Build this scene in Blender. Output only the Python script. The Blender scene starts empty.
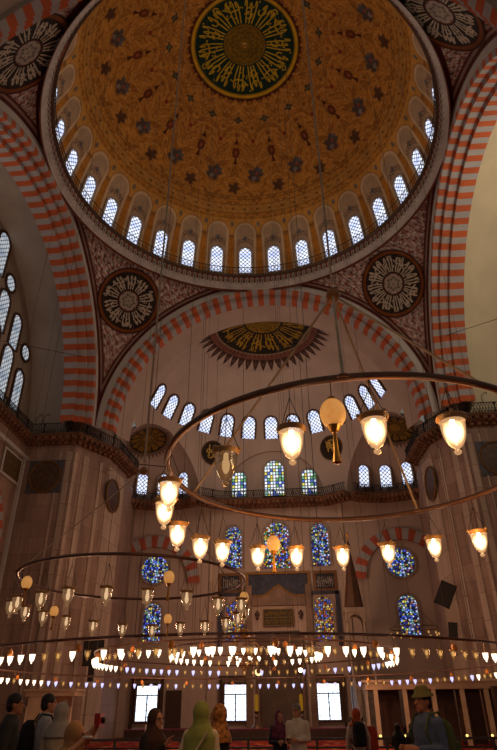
import bpy, bmesh, math, random
import numpy as np
from mathutils import Vector, Matrix
from math import sin, cos, pi, radians, sqrt, atan2, hypot
random.seed(7); rng = np.random.default_rng(7)
SC = bpy.context.scene
COL = SC.collection
FL = 0.1                       # floor level
DY, DZC, DR = 25.35, 32.75, 12.95     # main dome centre / radius
ZS = 20.0                      # arch spring level
A = 12.6                       # half side of the square under the dome
SY, SR = 40.6, 10.7            # semi-dome
QY = 50.6                      # qibla wall

def lin(c):
    if isinstance(c, str):
        c = [int(c[i:i+2], 16)/255 for i in (0, 2, 4)]
    return tuple((v/12.92 if v <= .04045 else ((v+.055)/1.055)**2.4) for v in c[:3])
def L4(c): return (*lin(c), 1.0)

# ------------------------------------------------------------------ materials
MATS = {}
class NT:
    def __init__(s, name):
        s.m = bpy.data.materials.new(name); s.m.use_nodes = True
        s.t = s.m.node_tree; s.t.nodes.clear()
        s.out = s.t.nodes.new('ShaderNodeOutputMaterial')
    def n(s, typ, **kw):
        nd = s.t.nodes.new(typ)
        for k, v in kw.items():
            if k.startswith('i_'):
                key = k[2:]; key = int(key) if key.isdigit() else key.replace('_', ' ')
                nd.inputs[key].default_value = v
            else: setattr(nd, k, v)
        return nd
    def l(s, a, b): s.t.links.new(a, b)
    def math(s, op, a, b=None, c=None):
        nd = s.n('ShaderNodeMath', operation=op)
        for i, v in enumerate((a, b, c)):
            if v is None: continue
            if isinstance(v, (int, float)): nd.inputs[i].default_value = v
            else: s.l(v, nd.inputs[i])
        return nd.outputs[0]
    def mix(s, f, a, b, bt='MIX'):
        nd = s.n('ShaderNodeMix', data_type='RGBA', blend_type=bt)
        for sock, v in ((nd.inputs[0], f), (nd.inputs[6], a), (nd.inputs[7], b)):
            if isinstance(v, (int, float)): sock.default_value = v
            elif isinstance(v, tuple): sock.default_value = v
            else: s.l(v, sock)
        return nd.outputs[2]
    def ramp(s, f, stops, const=False):
        nd = s.n('ShaderNodeValToRGB'); cr = nd.color_ramp
        if const: cr.interpolation = 'CONSTANT'
        while len(cr.elements) < len(stops): cr.elements.new(.5)
        for e, (p, c) in zip(cr.elements, stops): e.position = p; e.color = c
        s.l(f, nd.inputs[0]); return nd.outputs[0]
    def pbr(s, col, rough=.7, metal=0, spec=.3, emit=None, estr=0):
        b = s.n('ShaderNodeBsdfPrincipled')
        for sock, v in (('Base Color', col), ('Roughness', rough), ('Metallic', metal)):
            if isinstance(v, (int, float, tuple)): b.inputs[sock].default_value = v
            else: s.l(v, b.inputs[sock])
        b.inputs['Specular IOR Level'].default_value = spec
        if emit is not None:
            if isinstance(emit, tuple): b.inputs['Emission Color'].default_value = emit
            else: s.l(emit, b.inputs['Emission Color'])
            if isinstance(estr, (int, float)): b.inputs['Emission Strength'].default_value = estr
            else: s.l(estr, b.inputs['Emission Strength'])
        s.l(b.outputs[0], s.out.inputs[0]); return b

def M(name, col=None, rough=.7, metal=0, var=.25, scale=3.0, spec=.3):
    """plain painted / woven / metal surface with a little procedural variation"""
    if name in MATS: return MATS[name]
    t = NT(name); c = lin(col)
    tc = t.n('ShaderNodeTexCoord')
    no = t.n('ShaderNodeTexNoise', i_Scale=scale, i_Detail=3.0); t.l(tc.outputs['Object'], no.inputs['Vector'])
    d = tuple(v*(1-var) for v in c)+(1,); h = tuple(min(1, v*(1+var)) for v in c)+(1,)
    t.pbr(t.ramp(no.outputs[0], [(.3, d), (.7, h)]), rough, metal, spec)
    MATS[name] = t.m; return t.m

def Mpaint(name, rough=.8):
    """painted plaster: decoration stored as a vertex-colour layer, plus fine grain"""
    if name in MATS: return MATS[name]
    t = NT(name)
    a = t.n('ShaderNodeAttribute', attribute_name='paint')
    g = t.n('ShaderNodeNewGeometry')
    no = t.n('ShaderNodeTexNoise', i_Scale=1.1, i_Detail=5.0); t.l(g.outputs['Position'], no.inputs['Vector'])
    f = t.ramp(no.outputs[0], [(.25, (.72, .72, .72, 1)), (.75, (1.15, 1.12, 1.1, 1))])
    t.pbr(t.mix(1.0, a.outputs['Color'], f, 'MULTIPLY'), rough, 0, .15)
    MATS[name] = t.m; return t.m

def Mwall(name, c1, c2, joint, bw, bh, mort=.012, streak=.35, rough=.75):
    """marble or stone revetment: courses of slabs, veined"""
    if name in MATS: return MATS[name]
    t = NT(name)
    g = t.n('ShaderNodeNewGeometry'); sp = t.n('ShaderNodeSeparateXYZ'); t.l(g.outputs['Position'], sp.inputs[0])
    u = t.math('ADD', sp.outputs[0], sp.outputs[1])
    cb = t.n('ShaderNodeCombineXYZ'); t.l(u, cb.inputs[0]); t.l(sp.outputs[2], cb.inputs[1])
    br = t.n('ShaderNodeTexBrick', offset=.5, squash=1.0)
    t.l(cb.outputs[0], br.inputs['Vector'])
    for k, v in (('Color1', L4(c1)), ('Color2', L4(c2)), ('Mortar', L4(joint)), ('Scale', 1.0), ('Mortar Size', mort),
                 ('Mortar Smooth', .1), ('Bias', 0.0), ('Brick Width', bw), ('Row Height', bh)): br.inputs[k].default_value = v
    mp = t.n('ShaderNodeMapping'); mp.inputs['Scale'].default_value = (1.6, 1.6, .25); t.l(g.outputs['Position'], mp.inputs[0])
    no = t.n('ShaderNodeTexNoise', i_Scale=1.0, i_Detail=6.0, i_Distortion=.8); t.l(mp.outputs[0], no.inputs['Vector'])
    f = t.ramp(no.outputs[0], [(.25, (1-streak,)*3+(1,)), (.75, (1+streak*.6,)*3+(1,))])
    t.pbr(t.mix(1.0, br.outputs[0], f, 'MULTIPLY'), rough, 0, .25)
    MATS[name] = t.m; return t.m

def Mplaster(name, col, var=.12, rough=.85):
    if name in MATS: return MATS[name]
    t = NT(name); c = lin(col)
    g = t.n('ShaderNodeNewGeometry')
    mp = t.n('ShaderNodeMapping'); mp.inputs['Scale'].default_value = (.5, .5, .2); t.l(g.outputs['Position'], mp.inputs[0])
    no = t.n('ShaderNodeTexNoise', i_Scale=1.3, i_Detail=6.0); t.l(mp.outputs[0], no.inputs['Vector'])
    t.pbr(t.ramp(no.outputs[0], [(.3, tuple(v*(1-var) for v in c)+(1,)), (.7, tuple(v*(1+var) for v in c)+(1,))]), rough, 0, .15)
    MATS[name] = t.m; return t.m

def Mlattice(name, col, strength, cell, dark=.08, sq=False):
    """daylight through a honeycomb plaster lattice"""
    if name in MATS: return MATS[name]
    t = NT(name); tc = t.n('ShaderNodeTexCoord'); sp = t.n('ShaderNodeSeparateXYZ'); t.l(tc.outputs['Object'], sp.inputs[0])
    x, z = sp.outputs[0], sp.outputs[2]
    k = pi/cell
    if sq: a, b = t.math('MULTIPLY', x, k), t.math('MULTIPLY', z, k*.8)
    else:
        a = t.math('MULTIPLY', t.math('ADD', x, z), k*.75); b = t.math('MULTIPLY', t.math('SUBTRACT', x, z), k*.75)
    p = t.math('MULTIPLY', t.math('ABSOLUTE', t.math('SINE', a)), t.math('ABSOLUTE', t.math('SINE', b)))
    no = t.n('ShaderNodeTexNoise', i_Scale=.9, i_Detail=2.0); t.l(tc.outputs['Object'], no.inputs['Vector'])
    tint = t.ramp(no.outputs[0], [(.35, L4(col)), (.65, (.95, .97, 1, 1))])
    f = t.ramp(p, [(.12, (dark, dark, dark, 1)), (.34, (1, 1, 1, 1))])
    t.pbr((.02, .02, .03, 1), .4, 0, .3, t.mix(1.0, tint, f, 'MULTIPLY'), strength)
    MATS[name] = t.m; return t.m

def Mstained(name, cols, strength, scale=7.0, sx=1.0, rnd=.55):
    if name in MATS: return MATS[name]
    t = NT(name); tc = t.n('ShaderNodeTexCoord')
    mp = t.n('ShaderNodeMapping'); mp.inputs['Scale'].default_value = (scale*sx, 1, scale); t.l(tc.outputs['Object'], mp.inputs[0])
    vo = t.n('ShaderNodeTexVoronoi', feature='F1'); vo.inputs['Scale'].default_value = 1; vo.inputs['Randomness'].default_value = rnd
    t.l(mp.outputs[0], vo.inputs['Vector'])
    ve = t.n('ShaderNodeTexVoronoi', feature='DISTANCE_TO_EDGE'); ve.inputs['Scale'].default_value = 1; ve.inputs['Randomness'].default_value = rnd
    t.l(mp.outputs[0], ve.inputs['Vector'])
    sp = t.n('ShaderNodeSeparateColor'); t.l(vo.outputs['Color'], sp.inputs[0])
    n = len(cols)
    c = t.ramp(sp.outputs[0], [(i/n, L4(k)) for i, k in enumerate(cols)], const=True)
    e = t.ramp(ve.outputs[0], [(.07, (.03, .03, .035, 1)), (.24, (1, 1, 1, 1))])
    t.pbr((.02, .02, .02, 1), .4, 0, .3, t.mix(1.0, c, e, 'MULTIPLY'), strength)
    MATS[name] = t.m; return t.m

def Mglass(name, glow, strength, clear=.55, tint='fff2dc', edge=None):
    """thin glass cup: part see-through, part glossy, with lamp glow put into the glass as emission"""
    if name in MATS: return MATS[name]
    t = NT(name)
    tr = t.n('ShaderNodeBsdfTransparent'); tr.inputs[0].default_value = L4(tint)
    gl = t.n('ShaderNodeBsdfGlossy'); gl.inputs['Color'].default_value = (.9, .85, .8, 1); gl.inputs['Roughness'].default_value = .12
    lw = t.n('ShaderNodeLayerWeight'); lw.inputs[0].default_value = .35
    em = t.n('ShaderNodeEmission'); em.inputs[1].default_value = strength
    tc = t.n('ShaderNodeTexCoord'); sp = t.n('ShaderNodeSeparateXYZ'); t.l(tc.outputs['Object'], sp.inputs[0])
    h = t.math('DIVIDE', t.math('ADD', sp.outputs[2], .15), .15); f2 = t.math('MULTIPLY', lw.outputs['Facing'], 1.5)
    g = t.math('SQRT', t.math('ADD', t.math('MULTIPLY', h, h), t.math('MULTIPLY', f2, f2)))
    if edge:
        c_, e_ = lin(glow), lin(edge)
        f = t.ramp(g, [(.12, tuple(v*3.2 for v in c_)+(1,)), (.45, tuple(v*1.3 for v in c_)+(1,)), (.62, tuple(v*.62 for v in e_)+(1,)), (1.0, tuple(v*.4 for v in e_)+(1,))])
        t.l(f, em.inputs[0])
    else: em.inputs[0].default_value = L4(glow)
    m1 = t.n('ShaderNodeMixShader'); t.l(lw.outputs['Facing'], m1.inputs[0]); t.l(tr.outputs[0], m1.inputs[1]); t.l(gl.outputs[0], m1.inputs[2])
    m2 = t.n('ShaderNodeMixShader'); m2.inputs[0].default_value = 1-clear; t.l(m1.outputs[0], m2.inputs[1]); t.l(em.outputs[0], m2.inputs[2])
    t.l(m2.outputs[0], t.out.inputs[0])
    try: t.m.cycles.emission_sampling = 'NONE'
    except Exception: pass
    MATS[name] = t.m; return t.m

def Memit(name, col, strength, sample=False):
    if name in MATS: return MATS[name]
    t = NT(name); em = t.n('ShaderNodeEmission'); em.inputs[0].default_value = L4(col); em.inputs[1].default_value = strength
    t.l(em.outputs[0], t.out.inputs[0])
    if not sample:
        try: t.m.cycles.emission_sampling = 'NONE'
        except Exception: pass
    MATS[name] = t.m; return t.m

# ------------------------------------------------------------------ mesh helpers
class MB:
    def __init__(s): s.v = []; s.f = []; s.mi = []; s.k = 0
    def face(s, idx): s.f.append(idx); s.mi.append(s.k)
    def box(s, c, d, rz=0, rx=0, taper=1.0):
        R = Matrix.Rotation(rz, 3, 'Z') @ Matrix.Rotation(rx, 3, 'X'); b = len(s.v)
        for z in (-.5, .5):
            k = taper if z > 0 else 1
            for x, y in ((-.5, -.5), (.5, -.5), (.5, .5), (-.5, .5)):
                s.v.append(tuple(Vector(c) + R @ Vector((x*d[0]*k, y*d[1]*k, z*d[2]))))
        for q in ((3, 2, 1, 0), (4, 5, 6, 7), (0, 1, 5, 4), (1, 2, 6, 5), (2, 3, 7, 6), (3, 0, 4, 7)): s.face([b+i for i in q])
        return s
    def prism(s, poly, z0, z1, off=(0, 0)):
        b = len(s.v); n = len(poly)
        for z in (z0, z1):
            for x, y in poly: s.v.append((x+off[0], y+off[1], z))
        for i in range(n): j = (i+1) % n; s.face([b+i, b+j, b+n+j, b+n+i])
        s.face([b+n+i for i in range(n)]); s.face([b+i for i in reversed(range(n))])
        return s
    def extr(s, outline, M4, y0, y1, hole=None):
        """outline (x,z) extruded along local y; with a hole -> frame"""
        b = len(s.v); n = len(outline)
        if hole is None:
            for y in (y0, y1):
                for x, z in outline: s.v.append(tuple(M4 @ Vector((x, y, z))))
            for i in range(n): j = (i+1) % n; s.face([b+i, b+j, b+n+j, b+n+i])
            s.face([b+i for i in range(n)]); s.face([b+n+i for i in reversed(range(n))])
        else:
            for y in (y0, y1):
                for P in (outline, hole):
                    for x, z in P: s.v.append(tuple(M4 @ Vector((x, y, z))))
            for i in range(n):
                j = (i+1) % n
                s.face([b+i, b+j, b+2*n+j, b+2*n+i]); s.face([b+n+j, b+n+i, b+3*n+i, b+3*n+j])
                s.face([b+j, b+i, b+n+i, b+n+j]); s.face([b+2*n+i, b+2*n+j, b+3*n+j, b+3*n+i])
        return s
    def tube(s, pts, r, seg=8, closed=False, caps=True):
        pts = [Vector(p) for p in pts]; n = len(pts); rs = r if hasattr(r, '__len__') else [r]*n
        b = len(s.v); up = None
        for i, p in enumerate(pts):
            if closed: t = pts[(i+1) % n] - pts[i-1]
            else: t = pts[min(i+1, n-1)] - pts[max(i-1, 0)]
            if t.length < 1e-9: t = Vector((0, 0, 1))
            t.normalize()
            if up is None:
                up = Vector((0, 0, 1)) if abs(t.z) < .9 else Vector((1, 0, 0))
            a = t.cross(up)
            if a.length < 1e-6: a = t.orthogonal()
            a.normalize(); c = a.cross(t); up = c
            for k in range(seg):
                th = 2*pi*k/seg; s.v.append(tuple(p + (a*cos(th)+c*sin(th))*rs[i]))
        for i in range(n if closed else n-1):
            j = (i+1) % n
            for k in range(seg):
                m = (k+1) % seg; s.face([b+i*seg+k, b+i*seg+m, b+j*seg+m, b+j*seg+k])
        if not closed and caps:
            s.face([b+k for k in reversed(range(seg))]); s.face([b+(n-1)*seg+k for k in range(seg)])
        return s
    def lathe(s, prof, seg=16, c=(0, 0, 0), sc=(1, 1), a0=0, a1=2*pi):
        b = len(s.v); n = len(prof); full = abs(a1-a0-2*pi) < 1e-6; m = seg if full else seg+1
        for k in range(m):
            th = a0+(a1-a0)*k/seg
            for r, z in prof: s.v.append((c[0]+r*sin(th)*sc[0], c[1]+r*cos(th)*sc[1], c[2]+z))
        for k in range(seg):
            k2 = (k+1) % m
            for i in range(n-1):
                s.face([b+k*n+i, b+k*n+i+1, b+k2*n+i+1, b+k2*n+i])
        return s
    def ell(s, c, r, seg=12, rings=8, R=None):
        b = len(s.v)
        for i in range(rings+1):
            ph = pi*i/rings
            for k in range(seg):
                th = 2*pi*k/seg
                v = Vector((r[0]*sin(ph)*cos(th), r[1]*sin(ph)*sin(th), r[2]*cos(ph)))
                if R is not None: v = R @ v
                s.v.append(tuple(Vector(c)+v))
        for i in range(rings):
            for k in range(seg):
                m = (k+1) % seg; s.face([b+i*seg+k, b+(i+1)*seg+k, b+(i+1)*seg+m, b+i*seg+m])
        return s
    def torus(s, c, R, r, seg=64, ts=8, flat=1.0):
        pts = [(c[0]+R*sin(2*pi*k/seg), c[1]+R*cos(2*pi*k/seg)*flat, c[2]) for k in range(seg)]
        return s.tube(pts, r, ts, closed=True)
    def mesh(s, name, mats, smooth=False):
        me = bpy.data.meshes.new(name); me.from_pydata(s.v, [], s.f); me.validate(clean_customdata=False)
        for m in (mats if isinstance(mats, (list, tuple)) else [mats]): me.materials.append(m)
        if len(me.polygons) == len(s.mi) and any(s.mi): me.polygons.foreach_set('material_index', s.mi)
        bm = bmesh.new(); bm.from_mesh(me); bmesh.ops.remove_doubles(bm, verts=bm.verts, dist=1e-5)
        bmesh.ops.recalc_face_normals(bm, faces=bm.faces); bm.to_mesh(me); bm.free()
        if smooth:
            me.polygons.foreach_set('use_smooth', [True]*len(me.polygons))
            try: me.set_sharp_from_angle(angle=radians(40))
            except Exception: pass
        return me
    def build(s, name, mats, parent=None, smooth=False, loc=None, mw=None):
        o = bpy.data.objects.new(name, s.mesh(name, mats, smooth)); COL.objects.link(o)
        if parent: o.parent = parent
        if loc is not None: o.location = loc
        if mw is not None: o.matrix_basis = mw
        return o

def link(name, me, parent=None, mw=None):
    o = bpy.data.objects.new(name, me); COL.objects.link(o)
    if parent: o.parent = parent
    if mw is not None: o.matrix_basis = mw
    return o
def struct(o, label=None):
    o['kind'] = 'structure'
    if label: o['label'] = label
    return o
def tag(o, label, cat, group=None):
    o['label'] = label; o['category'] = cat
    if group: o['group'] = group
    return o
def thing(name, label, cat, loc=(0, 0, 0), rz=0, group=None):
    o = bpy.data.objects.new(name, None); COL.objects.link(o); o.empty_display_size = .2
    o.location = loc; o.rotation_euler = (0, 0, rz)
    return tag(o, label, cat, group)
def frame(p, normal, up=(0, 0, 1)):
    """matrix: local x right, local -y out of the wall (= normal), local z up"""
    n = Vector(normal).normalized(); y = -n; z = Vector(up); z = (z - y*z.dot(y)).normalized(); x = y.cross(z)
    m = Matrix((x, y, z)).transposed().to_4x4(); m.translation = Vector(p); return m

def paint_grid(name, P, C, mat, closed=False, parent=None):
    nu, nv = P.shape[:2]
    me = bpy.data.meshes.new(name)
    V = P.reshape(-1, 3)
    iu = np.arange(nu if closed else nu-1); ju = (iu+1) % nu; iv = np.arange(nv-1)
    q = np.stack([(iu[:, None]*nv+iv), (ju[:, None]*nv+iv), (ju[:, None]*nv+iv+1), (iu[:, None]*nv+iv+1)], -1).reshape(-1, 4)
    me.vertices.add(len(V)); me.vertices.foreach_set('co', V.ravel().astype(np.float32))
    me.loops.add(q.size); me.loops.foreach_set('vertex_index', q.ravel().astype(np.int32))
    me.polygons.add(len(q)); me.polygons.foreach_set('loop_start', (np.arange(len(q))*4).astype(np.int32))
    me.update(calc_edges=True)
    me.polygons.foreach_set('use_smooth', np.ones(len(q), dtype=bool))
    a = me.color_attributes.new('paint', 'FLOAT_COLOR', 'POINT')
    c4 = np.ones((len(V), 4), np.float32); c4[:, :3] = C.reshape(-1, 3); a.data.foreach_set('color', c4.ravel())
    me.materials.append(mat)
    o = bpy.data.objects.new(name, me); COL.objects.link(o)
    if parent: o.parent = parent
    return o

# ------------------------------------------------------------------ painted decoration (numpy)
def c3(h): return np.array(lin(h))
def put(C, mask, col, a=1.0):
    m = np.clip(mask, 0, 1)[..., None]*a
    C[:] = C*(1-m)+np.asarray(col)*m
def seg_dist(x, y, P):
    d = np.full(x.shape, 9e9)
    for (x0, y0), (x1, y1) in zip(P[:-1], P[1:]):
        vx, vy = x1-x0, y1-y0; L = vx*vx+vy*vy+1e-12
        t = np.clip(((x-x0)*vx+(y-y0)*vy)/L, 0, 1)
        d = np.minimum(d, np.hypot(x-x0-t*vx, y-y0-t*vy))
    return d
def soft(d, w, e=.35): return np.clip((w-d)/(w*e)+.5, 0, 1)
def calligraphy(r, th, n, seed=0, r0=.42, r1=.95, w=.022):
    """n-fold wheel of tall radial letters with hooked heads and bowls; r in 0..1"""
    rg = np.random.default_rng(seed); T = 2*pi/n
    cell = np.floor(th/T).astype(int) % n; u = (th-np.floor(th/T)*T)/T      # 0..1 in the cell
    m = np.zeros_like(r)
    variants = 3
    for k in range(variants):
        sel = (cell % variants == k)
        if not sel.any(): continue
        rr = r[sel]; X = (u[sel]-.5)*2*rr; Y = rr          # X: -1..1 at the rim
        R = rg.uniform
        strokes = []
        for x0 in (-.62, -.2, .25):
            t_ = R(.02, .1); hk = R(.1, .22)
            strokes.append([(x0*.55, r0+.03), (x0*.8, .62), (x0, r1-.1-t_), (x0+hk*.5, r1-.03-t_), (x0+hk, r1-.06-t_), (x0+hk, r1-.14-t_)])
        for _ in range(2):
            bx, by, br = R(-.75, .75), R(.55, .9), R(.1, .2); a0 = R(0, 6.3)
            strokes.append([(bx+br*1.4*cos(a0+a), by+br*.42*sin(a0+a)) for a in np.linspace(0, R(3.6, 5.4), 10)])
        if k % 2: strokes.append([(-.8, R(.72, .8)), (-.3, R(.66, .72)), (.2, R(.68, .76)), (.75, R(.74, .84))])
        d = np.full(rr.shape, 9e9)
        sx_ = T*.5                                   # radians to half-cell
        for s_ in strokes: d = np.minimum(d, seg_dist(X*sx_, Y, [(p_[0]*sx_, p_[1]) for p_ in s_]))
        for _ in range(5):
            px_, py_ = R(-.8, .8), R(.5, .94); d = np.minimum(d, np.hypot((X-px_)*sx_, Y-py_)-.004)
        m[sel] = soft(d, w)
    return m*(r > r0)*(r < r1)
def arabesque(x, y, f=1.0, ph=0.0):
    """interlaced scroll-work, -1..1"""
    a = np.sin(x*f+1.7*np.sin(y*f*.63+ph))+np.sin(y*f*1.1+1.9*np.sin(x*f*.57-ph)+1.3)
    b = np.sin((x+y)*f*1.7+ph+np.sin((x-y)*f*.9)*1.5)
    return (a*.5+b*.6)/1.1

# ------------------------------------------------------------------ camera
cam = bpy.data.cameras.new('camera'); co = bpy.data.objects.new('camera', cam); COL.objects.link(co)
cam.sensor_fit = 'VERTICAL'; cam.sensor_height = 23.6; cam.lens = 579.15/750*23.6; cam.clip_end = 300; cam.clip_start = .05
PIT, YAW, ROL = .529, -.0888, -.009
fw = Vector((sin(YAW)*cos(PIT), cos(YAW)*cos(PIT), sin(PIT))); rt = Vector((cos(YAW), -sin(YAW), 0)); up = rt.cross(fw)
r2 = rt*cos(ROL)+up*sin(ROL); u2 = -rt*sin(ROL)+up*cos(ROL)
mw = Matrix((r2, u2, -fw)).transposed().to_4x4(); mw.translation = (2.327, 0, 1.6); co.matrix_world = mw
SC.camera = co
CAMP = Vector((2.327, 0, 1.6))
def px(p):
    d = Vector(p)-CAMP; w = d.dot(fw)
    return (248.5+579.15*d.dot(r2)/w, 375-579.15*d.dot(u2)/w) if w > .1 else (-999, -999)

# ------------------------------------------------------------------ materials of the shell
paint = Mpaint('painted_plaster')
W_PIER = Mwall('pier_marble', '94796a', '876c5d', '6a5245', 2.2, 1.1, .012)
W_PALE = Mwall('pale_pier_marble', 'b09a88', 'a08a78', '5a4438', 1.3, 1.6, .012, .2)
W_LOW = Mwall('lower_wall_marble', '826b56', '725b47', '40301f', 1.7, .95, .014, .4)
W_APSE = Mplaster('apse_plaster', 'a28d80', .1)
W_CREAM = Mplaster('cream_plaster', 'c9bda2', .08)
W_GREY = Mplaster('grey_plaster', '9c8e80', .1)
BAND = Mplaster('white_band_plaster', 'aaa39c', .08)
REDL = M('dark_red_line', '4a1c12', .8)
STR_R = M('red_voussoir', 'a24e2a', .8, var=.18, scale=.8)
STR_W = M('grey_white_voussoir', '908c8c', .8, var=.1, scale=.8)
STR_R2 = M('faded_red_voussoir', '9a4a34', .8, var=.2, scale=.8)
IRON = M('dark_iron', '2a211c', .6, .3)
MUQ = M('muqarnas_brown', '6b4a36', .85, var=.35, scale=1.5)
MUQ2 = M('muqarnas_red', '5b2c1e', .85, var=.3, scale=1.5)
GOLD = M('gilded_metal', 'a8742c', .35, .7, .2)
BRONZE = M('bronze_tube', '66493a', .45, .5, .2)
DARKW = M('dark_wood', '3a261a', .6)
FRAME = M('window_frame_plaster', '8b7a70', .85)
FRAMED = M('dark_window_frame', '4b342a', .85)
SKYPANE = Mlattice('daylight_honeycomb_glass', 'c4d2ff', 1.35, .27, .05)
SKYPANE2 = Mlattice('daylight_side_honeycomb_glass', 'b4c4d8', .62, .3, .12)
DAY = Mlattice('daylight_grille_glass', 'd5e6ff', 2.3, .34, .5, True)
SC_BLUE = ['3a54d0', 'cfd8ff', '5a78ff', '101a50', 'd8c860', '8fb0ff', '2c3ca0', 'a05a48', '6cacA0', 'b8c4f0', '24307a']
ST_BLUE = Mstained('blue_stained_glass', SC_BLUE, 1.15, 6.2)
ST_MULTI = Mstained('multicolour_stained_glass', ['d8d070', '2f48c0', 'b83a20', 'dfe6ff', '3c8c50', '6a86ff', 'e0a030', '20307c'], 1.15, 6.2)
ST_GREEN = Mstained('green_white_stained_glass', ['dcecf0', '5c9c6c', 'c8d8ff', 'd8c850', 'eef4ff', '3f62b8', '9fd0c0', 'f4f8ff', 'e8f4f0'], 1.25, 3.3, 1.15, .12)
ST_GOLD = Mstained('golden_stained_glass', ['d8a840', 'b84a28', '6878d8', 'e8d890', '405ab8', 'c87830'], .9, 6.0)

# ------------------------------------------------------------------ floor and platform
def Mcarpet():
    t = NT('red_carpet'); g = t.n('ShaderNodeNewGeometry')
    vo = t.n('ShaderNodeTexVoronoi'); vo.inputs['Scale'].default_value = 3.2; t.l(g.outputs['Position'], vo.inputs['Vector'])
    sp = t.n('ShaderNodeSeparateColor'); t.l(vo.outputs['Color'], sp.inputs[0])
    c = t.ramp(sp.outputs[0], [(0, L4('6a1410')), (.45, L4('8c2414')), (.7, L4('2a1410')), (.82, L4('a8481c')), (.95, L4('b09050'))], True)
    t.pbr(c, .95, 0, .05); return t.m
CARPET = Mcarpet()
MAROON = M('maroon_runner', '6c2030', .9, var=.2)
struct(MB().box((0, 20, FL-.1), (70, 62, .2)).build('floor', CARPET), 'red patterned prayer carpet')
p = MB().box((-.3, 48.6, FL+.27), (21, 4.0, .54)); p.k = 1; p.box((-.3, 48.6, FL+.56), (21, 4.0, .05))
struct(p.build('trim_platform', [DARKW, MAROON]), 'low dark platform before the qibla wall')

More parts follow.
